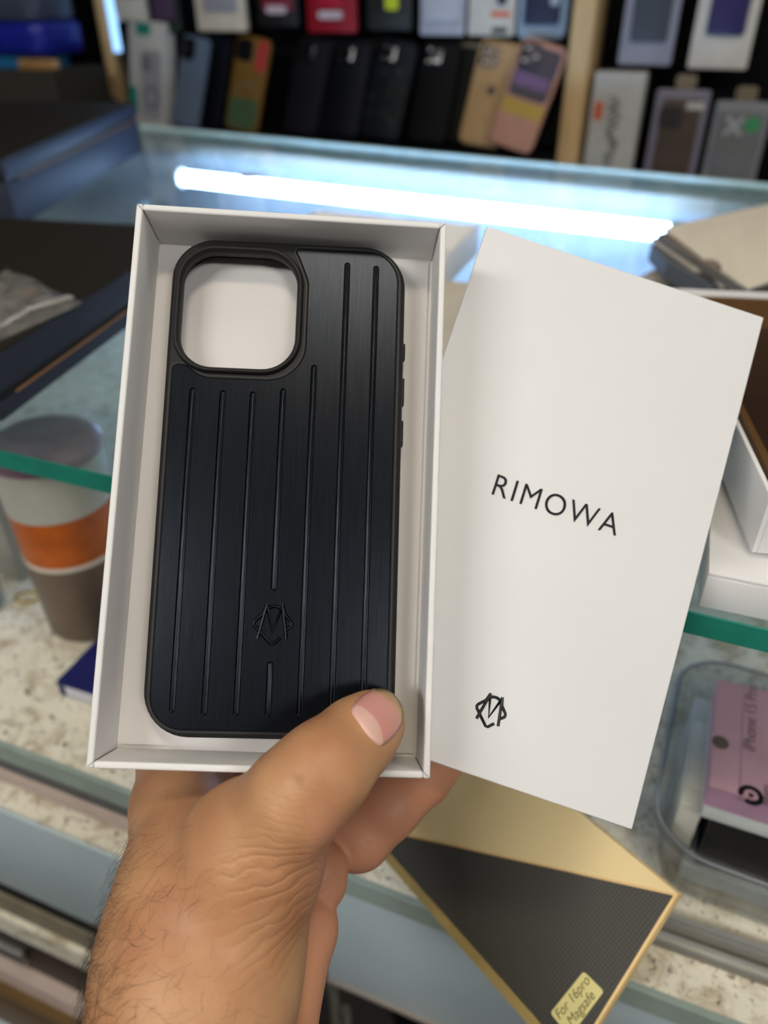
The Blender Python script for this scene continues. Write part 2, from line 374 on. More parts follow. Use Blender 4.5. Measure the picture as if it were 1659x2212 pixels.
# ================================================================== PHONE CASE
CASE_TOP = -0.0120
case_mw = tray_mw @ T(-0.0003, 0.00195, CASE_TOP) @ Matrix.Rotation(0.012, 4, 'Z')
case = empty('phone_case', case_mw); tag(case, 'black ribbed metal phone case with square camera opening lying in white tray', 'phone case')
mm = 0.001
CWd, CLn, CR = 79.8 * mm, 166.5 * mm, 14.5 * mm
CT = FLZ + 0.0010 - CASE_TOP                       # underside of the case rim
hole = rr(38.6 * mm, 40.6 * mm, 11.0 * mm, 10, -16.4 * mm, 57.6 * mm)
def shell():
    bm = bmesh.new(); L = lambda o, z: ring(bm, rr(CWd, CLn, CR, 10, off=o * mm), z)
    prof = [(-0.9, CT), (-0.25, CT + 0.0006), (0.0, CT + 0.0030), (0.05, -0.0050), (-0.05, -0.0022), (-0.4, -0.0010), (-1.0, -0.0003), (-1.6, 0.0)]
    rs = [L(o, z) for o, z in prof]
    for a, b in zip(rs, rs[1:]): loft(bm, a, b)
    h1 = ring(bm, hole, 0.0); h2 = ring(bm, hole, -0.0026)
    fill(bm, rs[-1], h1); loft(bm, h1, h2)
    i1 = L(-2.0, -0.0026); i2 = L(-2.0, CT)
    fill(bm, h2, i1); loft(bm, i1, i2); loft(bm, i2, rs[0])
    o = link('bumper', frombm(bm, 'bumper'), black_tpu, case); smooth_angle(o, 40); return o
bumper = shell()
# raised camera ring
def cam_ring():
    bm = bmesh.new(); g = lambda o, z: ring(bm, rr(38.6 * mm, 40.6 * mm, 11.0 * mm, 10, -16.4 * mm, 57.6 * mm, off=o * mm), z)
    rs = [g(0.0, -0.0026), g(0.15, 0.0002), g(0.5, 0.0012), g(1.0, 0.0017), g(1.5, 0.0017), g(1.9, 0.0013), g(2.1, 0.0005), g(2.3, -0.0003)]
    for a, b in zip(rs, rs[1:]): loft(bm, a, b)
    o = link('camera_ring', frombm(bm, 'camera_ring'), black_tpu, case); smooth_angle(o, 60); return o
cam_ring()
# brushed plate with pressed grooves
plate_m = mat('brushed_black_metal', (37, 40, 45), 0.29, metal=1.0, var=0.14, scale=220, stretch=(9, 0.22, 1), bump=0.06, bscale=900)
out = fillet([(-37.3, -80.6, 10.5), (37.3, -80.6, 10.5), (37.3, 80.6, 11), (1.2, 80.6, 1.8), (3.4, 76.5, 3), (6.6, 68.5, 9), (6.6, 33.6, 12.5), (-27.5, 33.6, 12), (-33.0, 37.8, 3.5), (-37.3, 37.8, 2.4)], 8)
out = [(x * mm, y * mm) for x, y in out]
GR = [(-30.1, 28.8, -74.4), (-20.1, 28.3, -75.0), (-10.15, 28.3, -75.0), (-0.2, 29.8, -35.6), (-0.2, -59.9, -75.0), (9.75, 38.4, -74.6), (19.7, 75.3, -73.8), (29.6, 74.6, -74.0)]
def capsule(x, y1, y0, r, n=8):
    o = []
    for k in range(n + 1): a = math.pi * k / n; o.append(((x + r * math.cos(a)) * mm, (y1 + r * math.sin(a)) * mm))
    for k in range(n + 1): a = math.pi + math.pi * k / n; o.append(((x + r * math.cos(a)) * mm, (y0 + r * math.sin(a)) * mm))
    return o
PZ = 0.00055
def plate():
    bm = bmesh.new()
    p0 = ring(bm, out, 0.00002); p1 = ring(bm, out, PZ - 0.0003); p2 = ring(bm, offset(out, -0.00035), PZ)
    loft(bm, p0, p1); loft(bm, p1, p2)
    gs = [ring(bm, capsule(x, a, b, 1.05), PZ) for x, a, b in GR]
    fill(bm, p2, *gs)
    o = link('metal_plate', frombm(bm, 'metal_plate'), plate_m, case); smooth_angle(o, 30); return o
pl = plate()
for x, a, b in GR:
    bm = bmesh.new()
    rs = [ring(bm, capsule(x, a, b, r), PZ + z * mm) for r, z in ((1.05, 0), (0.86, -0.10), (0.66, -0.36), (0.52, -0.42), (0.36, -0.28), (0.14, -0.20))]
    for p, q in zip(rs, rs[1:]): loft(bm, p, q)
    bm.faces.new(rs[-1])
    g = link('groove', frombm(bm, 'groove'), plate_m, pl); smooth_angle(g, 70)
# gasket line around the plate
gasket = ring
bm = bmesh.new(); a0 = ring(bm, offset(out, 0.0003), 0.0002); a1 = ring(bm, offset(out, 0.0009), 0.0002); a2 = ring(bm, offset(out, 0.0011), -0.0002); a3 = ring(bm, offset(out, 0.0003), -0.0002)
loft(bm, a0, a1); loft(bm, a1, a2); loft(bm, a3, a0); link('gasket', frombm(bm, 'gasket'), mat('black_gasket', (10, 10, 11), 0.5), case)
EMB = [  # strokes of the monogram, unit square about its middle
    [(-0.165, 0.50), (-0.255, 0.26), (-0.46, 0.07), (-0.50, 0.0), (-0.47, -0.07), (-0.02, -0.50), (0.04, -0.50), (0.22, -0.34)],
    [(-0.165, 0.50), (-0.385, -0.37)],
    [(0.235, 0.50), (0.37, -0.38)],
    [(0.235, 0.50), (0.30, 0.25), (0.47, 0.07), (0.50, 0.0), (0.48, -0.06), (0.34, -0.16)],
    [(-0.14, 0.38), (-0.06, 0.42), (0.03, 0.435), (0.12, 0.42), (0.20, 0.38)],
    [(-0.16, 0.42), (-0.015, -0.22), (0.225, 0.42)],
]
def emblem(name, parent, mw, w, h, r, m):
    bm = bmesh.new()
    for s in EMB: tube(bm, [(x * w, y * h, 0) for x, y in s], r, 8)
    o = link(name, frombm(bm, name), m, parent, mw); smooth_angle(o, 60); return o
emblem('emblem', pl, T(0.0000, -0.0470, PZ + 0.0001), 0.0122, 0.0128, 0.00058, plate_m)
for a, b in ((50.2, 44.2), (37.8, 28.0), (22.8, 13.7)):
    slab('button', rr((a - b) * mm, 4.2 * mm, 1.4 * mm, 5), 0, 0.0011, black_tpu, case, T(CWd / 2 - 0.0004, (a + b) / 2 * mm, -0.0058) @ Matrix.Rotation(math.pi / 2, 4, 'Y') @ Matrix.Rotation(math.pi / 2, 4, 'Z'), bev=0.0003)

# ================================================================== LID
lid_mw, LL = pose([(1060, 490), (1659, 688), (1357, 1790), (680, 1559)], 0.1108)
LW = 0.1108
lid = empty('lettered_lid', lid_mw); tag(lid, 'plain white box lid with raised black brand lettering tucked behind the held tray', 'box lid')
lw2, ll2 = LW / 2, LL / 2; LD = -0.021
box('top_panel', (-lw2, -ll2, -0.0018), (lw2, ll2, 0), white_gloss, lid, bevel=0.0006, seg=3)
for lo, hi in (((-lw2, -ll2, LD), (-lw2 + .0018, ll2, -0.00185)), ((lw2 - .0018, -ll2, LD), (lw2, ll2, -0.00185)), ((-lw2 + .0018, ll2 - .0018, LD), (lw2 - .0018, ll2, -0.00185)), ((-lw2 + .0018, -ll2, LD), (lw2 - .0018, -ll2 + .0018, -0.00185))):
    box('side_wall', lo, hi, white_gloss, lid)
K = 0.1108 / 0.108
tx = text('lettering', 'RIMOWA', 0.0107 * K, black_ink, lid, T(0.0002 * K, 0.0012 * K, 0.0002), 0.00020, 0.00004, spacing=1.14, off=-0.00013)
bpy.context.view_layer.update()
xs = [v.co.x for v in tx.data.vertices]; ys = [v.co.y for v in tx.data.vertices]
kx = 0.0455 * K / (max(xs) - min(xs)); ky = 0.0077 * K / (max(ys) - min(ys)); mx0 = (max(xs) + min(xs)) / 2; my0 = (max(ys) + min(ys)) / 2
for v in tx.data.vertices: v.co.x = (v.co.x - mx0) * kx; v.co.y = (v.co.y - my0) * ky
emblem('emblem', lid, T(-0.0012 * K, -0.0727 * K, 0.0001), 0.0100 * K, 0.0107 * K, 0.00052, black_ink)

# ================================================================== HAND (one continuous surface from a distance field)
def build_hand():
    def hp(px, py, z, rpx): return np.array([(px - CX) / F_PX * z, (py - CY) / F_PX * z, z]), rpx * z / F_PX
    lo = np.array([-0.135, 0.030, 0.150]); hi = np.array([0.048, 0.1805, 0.335]); st = 0.00095
    n = np.ceil((hi - lo) / st).astype(int)
    gx, gy, gz = [lo[i] + st * np.arange(n[i]) for i in range(3)]
    BIG = 1.0
    def cone(Fd, a, b, k):
        (pa, ra), (pb, rb) = hp(*a), hp(*b); m = 0.004 + k * 1.3 + 0.012
        mn = np.minimum(pa - ra, pb - rb) - m; mxx = np.maximum(pa + ra, pb + rb) + m
        sl = []
        for i, g in enumerate((gx, gy, gz)):
            i0 = max(0, int((mn[i] - lo[i]) / st)); i1 = min(n[i], int((mxx[i] - lo[i]) / st) + 2); sl.append(slice(i0, i1))
        if any(s.stop <= s.start for s in sl): return
        X = gx[sl[0]][:, None, None]; Y = gy[sl[1]][None, :, None]; Z = gz[sl[2]][None, None, :]
        d = pb - pa; dd = d @ d + 1e-12
        t = np.clip(((X - pa[0]) * d[0] + (Y - pa[1]) * d[1] + (Z - pa[2]) * d[2]) / dd, 0, 1)
        dist = np.sqrt((X - pa[0] - t * d[0]) ** 2 + (Y - pa[1] - t * d[1]) ** 2 + (Z - pa[2] - t * d[2]) ** 2) - (ra + (rb - ra) * t)
        cur = Fd[sl[0], sl[1], sl[2]]
        h = np.clip(0.5 + 0.5 * (cur - dist) / k, 0, 1)
        Fd[sl[0], sl[1], sl[2]] = (cur * (1 - h) + dist * h - k * h * (1 - h)).astype(np.float32)
    new = lambda: np.full(tuple(n), BIG, np.float32)
    def merge(A, B, k):
        h = np.clip(0.5 + 0.5 * (A - B) / k, 0, 1); return (A * (1 - h) + B * h - k * h * (1 - h)).astype(np.float32)
    # thumb side of the hand, wrist and forearm
    A = new()
    cone(A, (372, 2480, 0.205, 232), (432, 2080, 0.232, 205), 0.010)
    cone(A, (239, 3336, 0.1645, 303), (372, 2480, 0.205, 232), 0.010)
    cone(A, (432, 2080, 0.232, 205), (452, 1930, 0.242, 178), 0.012)
    cone(A, (452, 1930, 0.242, 178), (402, 1745, 0.268, 108), 0.012)
    cone(A, (402, 1745, 0.268, 108), (392, 1660, 0.286, 88), 0.008)
    cone(A, (392, 1650, 0.286, 84), (600, 1690, 0.292, 80), 0.006)
    Tm = new()
    cone(Tm, (478, 1985, 0.236, 178), (545, 1838, 0.228, 138), 0.014)
    cone(Tm, (545, 1838, 0.228, 138), (640, 1722, 0.2165, 105), 0.010)
    cone(Tm, (450, 1930, 0.244, 150), (540, 1870, 0.234, 118), 0.014)
    cone(Tm, (640, 1722, 0.2165, 105), (702, 1660, 0.2145, 96), 0.006)
    cone(Tm, (702, 1660, 0.2145, 96), (772, 1592, 0.2245, 82), 0.006)
    cone(Tm, (772, 1592, 0.2245, 82), (804, 1562, 0.2290, 71), 0.004)
    cone(A, (440, 1840, 0.262, 80), (530, 1850, 0.246, 80), 0.010)      # web
    A = merge(A, Tm, 0.006)
    # heel of the palm, palm behind
    B = new()
    cone(B, (650, 2010, 0.262, 72), (598, 2260, 0.238, 76), 0.004)
    cone(B, (598, 2260, 0.238, 76), (560, 2500, 0.215, 90), 0.004)
    cone(B, (560, 2500, 0.215, 90), (497, 2900, 0.185, 112), 0.004)
    cone(B, (560, 2050, 0.262, 120), (520, 2300, 0.238, 130), 0.008)
    cone(B, (610, 1900, 0.278, 105), (640, 2000, 0.266, 84), 0.006)
    cone(B, (470, 1790, 0.290, 100), (640, 1830, 0.290, 95), 0.008)
    A = merge(A, B, 0.0022)
    P = new()                                                           # little finger folded below
    cone(P, (640, 1830, 0.276, 70), (688, 1880, 0.272, 62), 0.003)
    cone(P, (688, 1880, 0.272, 62), (697, 1915, 0.270, 50), 0.003)
    A = merge(A, P, 0.0012)
    Q = new()                                                           # ring finger reaching behind tray and lid
    cone(Q, (640, 1770, 0.292, 66), (772, 1802, 0.286, 74), 0.004)
    cone(Q, (772, 1802, 0.286, 74), (838, 1745, 0.2855, 66), 0.003)
    cone(Q, (838, 1745, 0.2855, 66), (915, 1672, 0.287, 62), 0.003)
    cone(Q, (915, 1672, 0.287, 62), (985, 1592, 0.292, 54), 0.003)
    A = merge(A, Q, 0.0012)
    for a, b, c in (((600, 1700, 0.296, 56), (690, 1590, 0.297, 54), (790, 1500, 0.299, 48)), ((500, 1690, 0.295, 56), (560, 1540, 0.298, 54), (640, 1420, 0.305, 48)), ((410, 1670, 0.292, 58), (420, 1500, 0.300, 54), (470, 1370, 0.310, 46))):
        G = new(); cone(G, a, b, 0.003); cone(G, b, c, 0.003); A = merge(A, G, 0.002)
    # knuckle and palm creases
    def crease(pts, z, w, dep):
        nonlocal A
        G = new()
        for p, q in zip(pts, pts[1:]): cone(G, (p[0], p[1], p[2], 1), (q[0], q[1], q[2], 1), 0.0004)
        A = A + (dep * np.exp(-np.maximum(G, 0) ** 2 / (2 * w * w))).astype(np.float32)
    crease([(786, 1745, 0.266), (812, 1775, 0.266), (838, 1812, 0.272)], 0, 0.0009, 0.0016)
    crease([(882, 1690, 0.267), (902, 1712, 0.268), (922, 1738, 0.274)], 0, 0.0008, 0.0012)
    crease([(590, 1668, 0.210), (640, 1690, 0.203), (690, 1735, 0.204), (740, 1750, 0.214)], 0, 0.0010, 0.0009)
    # the skin gives way where it presses on the tray's lower wall
    ti = np.array(tray_mw.inverted()); Tl = ti[:3, :3] @ MW; t0 = ti[:3, :3] @ CAM + ti[:3, 3]
    X = gx[:, None, None].astype(np.float32); Y = gy[None, :, None].astype(np.float32); Z = gz[None, None, :].astype(np.float32)
    lc_ = [Tl[k, 0] * X + Tl[k, 1] * Y + Tl[k, 2] * Z + t0[k] for k in range(3)]
    half = (hw + 0.0012, wl / 2 + 0.0012, -BK / 2 + 0.0012); mid = (0.0, -hl + wl / 2, BK / 2)
    dbox = np.maximum.reduce([np.abs(lc_[k] - mid[k]) - half[k] for k in range(3)])
    A = np.maximum(A, -dbox).astype(np.float32)
    # surface nets
    neg = A < 0
    c8 = [neg[i:n[0] - 1 + i, j:n[1] - 1 + j, k:n[2] - 1 + k] for i in (0, 1) for j in (0, 1) for k in (0, 1)]
    s = sum(c.astype(np.int8) for c in c8); act = (s > 0) & (s < 8)
    idx = np.argwhere(act); vid = np.full(act.shape, -1, np.int32); vid[act] = np.arange(len(idx))
    acc = np.zeros((len(idx), 3)); cnt_ = np.zeros(len(idx))
    cor = [(i, j, k) for i in (0, 1) for j in (0, 1) for k in (0, 1)]
    for u in cor:
        for ax in range(3):
            if u[ax]: continue
            v = list(u); v[ax] = 1
            fa = A[idx[:, 0] + u[0], idx[:, 1] + u[1], idx[:, 2] + u[2]]; fb = A[idx[:, 0] + v[0], idx[:, 1] + v[1], idx[:, 2] + v[2]]
            mk = (fa < 0) != (fb < 0); t = np.where(mk, fa / np.where(fa - fb == 0, 1, fa - fb), 0)
            p = np.tile(np.array(u, float), (len(idx), 1)); p[:, ax] += t
            acc[mk] += p[mk]; cnt_[mk] += 1
    V = lo + st * (idx + acc / cnt_[:, None])
    Fs = []
    for ax in range(3):
        sh = [slice(0, n[i]) for i in range(3)]
        o1, o2 = [(1, 2), (2, 0), (0, 1)][ax]
        a = np.moveaxis(neg, ax, 0); e = np.argwhere(np.moveaxis(a[:-1] != a[1:], 0, ax))
        e = e[(e[:, o1] > 0) & (e[:, o2] > 0) & (e[:, o1] < n[o1] - 1) & (e[:, o2] < n[o2] - 1)]
        q = []
        for d1, d2 in ((-1, -1), (0, -1), (0, 0), (-1, 0)):
            w_ = e.copy(); w_[:, o1] += d1; w_[:, o2] += d2; q.append(vid[w_[:, 0], w_[:, 1], w_[:, 2]])
        q = np.stack(q, 1); inside = neg[e[:, 0], e[:, 1], e[:, 2]]
        q[~inside] = q[~inside][:, ::-1]; Fs.append(q[(q >= 0).all(1)])
    Fc = np.concatenate(Fs)
    # light smoothing
    for _ in range(3):
        S = np.zeros_like(V); ct = np.zeros(len(V))
        for i in range(4):
            np.add.at(S, Fc[:, i], V[Fc[:, (i + 1) % 4]]); np.add.at(ct, Fc[:, i], 1)
            np.add.at(S, Fc[:, (i + 1) % 4], V[Fc[:, i]]); np.add.at(ct, Fc[:, (i + 1) % 4], 1)
        V = V * 0.5 + 0.5 * S / np.maximum(ct, 1)[:, None]
    def sample(P):
        g = (P - lo) / st; i = np.clip(np.floor(g).astype(int), 0, n - 2); fr = np.clip(g - i, 0, 1); r = 0
        for u in cor:
            wgt = np.prod([fr[:, k] if u[k] else 1 - fr[:, k] for k in range(3)], axis=0); r = r + wgt * A[i[:, 0] + u[0], i[:, 1] + u[1], i[:, 2] + u[2]]
        return r
    return V, Fc, sample

HV, HF, hsdf = build_hand()
def skin_mat():
    m = bpy.data.materials.new('skin'); m.use_nodes = True; nt = m.node_tree; b = nt.nodes['Principled BSDF']
    L = nt.links.new
    tc = nt.nodes.new('ShaderNodeTexCoord')
    n1 = nt.nodes.new('ShaderNodeTexNoise'); n1.inputs['Scale'].default_value = 45; n1.inputs['Detail'].default_value = 6
    L(tc.outputs['Object'], n1.inputs['Vector'])
    cr = nt.nodes.new('ShaderNodeValToRGB'); e = cr.color_ramp.elements
    e[0].position = 0.3; e[0].color = lin((184, 130, 92)) + (1,); e[1].position = 0.72; e[1].color = lin((208, 160, 116)) + (1,)
    L(n1.outputs['Fac'], cr.inputs[0])
    pa = nt.nodes.new('ShaderNodeAttribute'); pa.attribute_name = 'palm'
    mx = nt.nodes.new('ShaderNodeMixRGB'); mx.inputs[2].default_value = lin((214, 152, 120)) + (1,)
    L(pa.outputs['Fac'], mx.inputs[0]); L(cr.outputs[0], mx.inputs[1]); L(mx.outputs[0], b.inputs['Base Color'])
    b.inputs['Roughness'].default_value = 0.48; b.inputs['Specular IOR Level'].default_value = 0.4
    b.inputs['Subsurface Weight'].default_value = 0.15; b.inputs['Subsurface Radius'].default_value = (1.0, 0.35, 0.18); b.inputs['Subsurface Scale'].default_value = 0.003
    # wrinkles that gather at the base of the thumb, fine skin grain everywhere
    at = nt.nodes.new('ShaderNodeAttribute'); at.attribute_name = 'fold'
    mk = nt.nodes.new('ShaderNodeAttribute'); mk.attribute_name = 'fold_mask'
    n2 = nt.nodes.new('ShaderNodeTexNoise'); n2.inputs['Scale'].default_value = 55; n2.inputs['Detail'].default_value = 3; L(tc.outputs['Object'], n2.inputs['Vector'])
    ad = nt.nodes.new('ShaderNodeMath'); ad.operation = 'MULTIPLY_ADD'; ad.inputs[1].default_value = 2.2; L(n2.outputs['Fac'], ad.inputs[0]); L(at.outputs['Fac'], ad.inputs[2])
    ml = nt.nodes.new('ShaderNodeMath'); ml.operation = 'MULTIPLY'; ml.inputs[1].default_value = 6.2832; L(ad.outputs[0], ml.inputs[0])
    si = nt.nodes.new('ShaderNodeMath'); si.operation = 'SINE'; L(ml.outputs[0], si.inputs[0])
    ab = nt.nodes.new('ShaderNodeMath'); ab.operation = 'POWER'; ab.inputs[1].default_value = 2.0
    aa = nt.nodes.new('ShaderNodeMath'); aa.operation = 'ABSOLUTE'; L(si.outputs[0], aa.inputs[0]); L(aa.outputs[0], ab.inputs[0])
    iv = nt.nodes.new('ShaderNodeMath'); iv.operation = 'SUBTRACT'; iv.inputs[0].default_value = 1.0; L(ab.outputs[0], iv.inputs[1])
    pw = nt.nodes.new('ShaderNodeMath'); pw.operation = 'POWER'; pw.inputs[1].default_value = 3.0; L(iv.outputs[0], pw.inputs[0])
    mm_ = nt.nodes.new('ShaderNodeMath'); mm_.operation = 'MULTIPLY'; L(pw.outputs[0], mm_.inputs[0]); L(mk.outputs['Fac'], mm_.inputs[1])
    b1 = nt.nodes.new('ShaderNodeBump'); b1.invert = True; b1.inputs['Strength'].default_value = 0.45; b1.inputs['Distance'].default_value = 0.0006; L(mm_.outputs[0], b1.inputs['Height'])
    v = nt.nodes.new('ShaderNodeTexVoronoi'); v.inputs['Scale'].default_value = 800; L(tc.outputs['Object'], v.inputs['Vector'])
    b2 = nt.nodes.new('ShaderNodeBump'); b2.inputs['Strength'].default_value = 0.22; b2.inputs['Distance'].default_value = 0.0003; L(v.outputs['Distance'], b2.inputs['Height']); L(b1.outputs[0], b2.inputs['Normal'])
    L(b2.outputs[0], b.inputs['Normal'])
    return m
skin = skin_mat()
horig = Vector(CAM + MW @ np.array([-0.055, 0.13, 0.235]))
HW = (HV @ MW.T) + CAM - np.array(horig)
me = bpy.data.meshes.new('person'); me.from_pydata(HW.tolist(), [], HF.tolist()); me.update()
hpx = HV[:, 0] / HV[:, 2] * F_PX + CX; hpy = HV[:, 1] / HV[:, 2] * F_PX + CY
def attr(name, val):
    a = me.attributes.new(name, 'FLOAT', 'POINT'); a.data.foreach_set('value', np.asarray(val, np.float32))
fold = np.arctan2(hpy - 1800, np.maximum(900 - hpx, 60)) / 0.135
attr('fold', fold)
attr('fold_mask', np.clip(np.exp(-((hpx - 570) / 125) ** 2 - ((hpy - 1890) / 95) ** 2) * 0.9 + 0.45 * np.exp(-((hpx - 540) / 130) ** 2 - ((hpy - 2070) / 130) ** 2) + 0.10 * np.exp(-((hpx - 640) / 90) ** 2 - ((hpy - 1700) / 60) ** 2), 0, 1))
attr('palm', np.clip(np.clip((hpx - 645) / 40, 0, 1) * np.clip((hpy - 1700) / 120, 0, 1) + np.clip((HV[:, 2] - 0.258) / 0.01, 0, 1), 0, 1) * 0.8)
# the forearm runs on towards the elbow
bm = bmesh.new(); bm.from_mesh(me)
be = [e for e in bm.edges if len(e.link_faces) == 1 and all(HV[v.index][1] > 0.17 for v in e.verts)]
adir = Vector(MW @ np.array([-0.06, 0.80, -0.60])).normalized()
for k in range(6):
    ex = bmesh.ops.extrude_edge_only(bm, edges=be)['geom']; nvs = [g for g in ex if isinstance(g, bmesh.types.BMVert)]; be = [g for g in ex if isinstance(g, bmesh.types.BMEdge) and len(g.link_faces) == 1]
    cc = sum((v.co for v in nvs), Vector()) / len(nvs)
    for v in nvs:
        v.co = cc + (v.co - cc) * 1.035 + adir * 0.030
bmesh.ops.holes_fill(bm, edges=be, sides=0)
bm.to_mesh(me); bm.free()
person = link('person', me, skin, smooth=True); person.location = horig
tag(person, 'left hand and hairy forearm holding the open white tray, thumb over its rim', 'person')

# thumb nail: laid on the thumb surface
def on_hand(px, py):
    r = ray(px, py); r = r / np.linalg.norm(r); t = 0.19
    for _ in range(60):
        d = hsdf((r * t)[None])[0]; t = min(t + min(d, 0.01) * 0.8, 0.245)
        if abs(d) < 2e-5: break
    p = r * t; e = 0.0012
    g = np.array([hsdf((p + np.eye(3)[k] * e)[None])[0] - hsdf((p - np.eye(3)[k] * e)[None])[0] for k in range(3)]); return p, g / np.linalg.norm(g)
NAIL = [(760, 1538), (768, 1520), (783, 1504), (808, 1490), (836, 1492), (860, 1513), (870, 1541), (865, 1568), (848, 1590), (824, 1610), (812, 1605), (794, 1588), (776, 1563)]
NP = np.array(NAIL, float); ncen = NP.mean(0)
bm = bmesh.new(); cols = []
NR = 7; vs_ = []
den = 4; dense = []
for i in range(len(NP)):
    for k in range(den): 
        p0, p1, p2, p3 = NP[i - 1], NP[i], NP[(i + 1) % len(NP)], NP[(i + 2) % len(NP)]; t = k / den
        dense.append(0.5 * ((2 * p1) + (-p0 + p2) * t + (2 * p0 - 5 * p1 + 4 * p2 - p3) * t * t + (-p0 + 3 * p1 - 3 * p2 + p3) * t ** 3))
wpt = lambda p: Vector(CAM + MW @ p) - horig
c0, g0 = on_hand(*ncen)
nv = [[bm.verts.new(wpt(c0 + g0 * 0.0006))]]
for k in range(1, NR + 1):
    row = []
    for q in dense:
        s_ = ncen + (q - ncen) * (k / NR); p, g = on_hand(*s_); h_ = 0.0006 if k < NR else 0.0004
        row.append(bm.verts.new(wpt(p + g * h_)))
    nv.append(row)
row = []
for q in dense:
    p, g = on_hand(*q); row.append(bm.verts.new(wpt(p - g * 0.0006)))
nv.append(row)
N_ = len(dense)
for i in range(N_): bm.faces.new((nv[0][0], nv[1][i], nv[1][(i + 1) % N_]))
for a, b in zip(nv[1:], nv[2:]): loft(bm, a, b)
nail_m = mat('nail', (214, 158, 146), 0.34, var=0.10, scale=160, sss=0.1)
nail = link('thumb_nail', frombm(bm, 'thumb_nail'), nail_m, person, smooth=True); nail['label'] = 'pale pink thumb nail'
# paler root and yellowish free edge of the nail, by position along it
ax0 = np.array([[0, 0]]) + np.array([866, 1520]) - np.array([790, 1575]); axl = np.linalg.norm(ax0)
nloc = np.array([v.co[:] for v in nail.data.vertices]) + np.array(horig) - CAM; ncam = nloc @ MW
npx = np.stack([ncam[:, 0] / ncam[:, 2] * F_PX + CX, ncam[:, 1] / ncam[:, 2] * F_PX + CY], 1)
lat = ((npx - np.array([815, 1550])) @ np.array([-ax0[0][1], ax0[0][0]])) / axl / 55.0
along = 0.20 * lat ** 2 + ((npx - np.array([790, 1575])) @ ax0[0]) / axl ** 2
na = nail.data.attributes.new('along', 'FLOAT', 'POINT'); na.data.foreach_set('value', along.astype(np.float32))
nt = nail_m.node_tree; at_ = nt.nodes.new('ShaderNodeAttribute'); at_.attribute_name = 'along'
rp_ = nt.nodes.new('ShaderNodeValToRGB'); e_ = rp_.color_ramp.elements
e_[0].position = 0.0; e_[0].color = lin((232, 190, 172)) + (1,); e_[1].position = 0.30; e_[1].color = lin((230, 186, 170)) + (1,)
for ps_, c_ in ((0.34, (216, 152, 142)), (0.80, (220, 160, 146)), (0.90, (206, 164, 112)), (1.0, (214, 184, 128))):
    q_ = e_.new(ps_); q_.color = lin(c_) + (1,)
nt.links.new(at_.outputs['Fac'], rp_.inputs[0]); nt.links.new(rp_.outputs[0], nt.nodes['Principled BSDF'].inputs['Base Color'])

# arm hair
bm = bmesh.new()
nrm = np.zeros_like(HV)
fn = np.cross(HV[HF[:, 1]] - HV[HF[:, 0]], HV[HF[:, 2]] - HV[HF[:, 0]])
for i in range(4): np.add.at(nrm, HF[:, i], fn)
nrm /= np.maximum(np.linalg.norm(nrm, axis=1, keepdims=True), 1e-12)
if (nrm * HV).sum(1)[np.argmin(HV[:, 2])] > 0: nrm = -nrm
facing = -(nrm * HV).sum(1) / np.linalg.norm(HV, axis=1)
left = 290 - 0.0 * hpy - np.clip((hpy - 1750) * 0.28, 0, 200)
w_h = np.where((hpy > 1770) & (hpx < 560) & (facing > -0.55) & (hpy < 2330), 1.0, 0) * np.exp(-np.maximum(0, hpx - left - 25) / 105.0) * np.clip((hpy - 1750) / 220, 0.1, 1.6)
pick = rng.choice(len(HV), 900, replace=False, p=w_h / w_h.sum())
for i in pick:
    p, g = HV[i], nrm[i]
    flow = np.array([-0.75, 0.6, 0.0]) + rng.normal(0, 0.38, 3); flow -= g * (flow @ g); flow /= np.linalg.norm(flow)
    edge = 1 - min(1.0, max(0.0, facing[i]))
    ln = rng.uniform(0.0035, 0.0085) * (0.8 + 0.5 * edge); lift = 0.16 + 0.50 * edge * rng.uniform(0.3, 1); curl = rng.normal(0, 0.9); side = np.cross(flow, g)
    pts = []
    for k in range(5):
        t = k / 4; pts.append(tuple(wpt(p + flow * ln * t + g * (0.0001 + ln * lift * (t - 0.55 * t * t)) + side * curl * ln * t * t * 0.8)))
    tube(bm, pts, 0.000034, 3, r1=0.000014)
hair = link('arm_hair', frombm(bm, 'arm_hair'), mat('dark_hair', (36, 26, 20), 0.5, var=0.1), person); hair['kind'] = 'stuff'

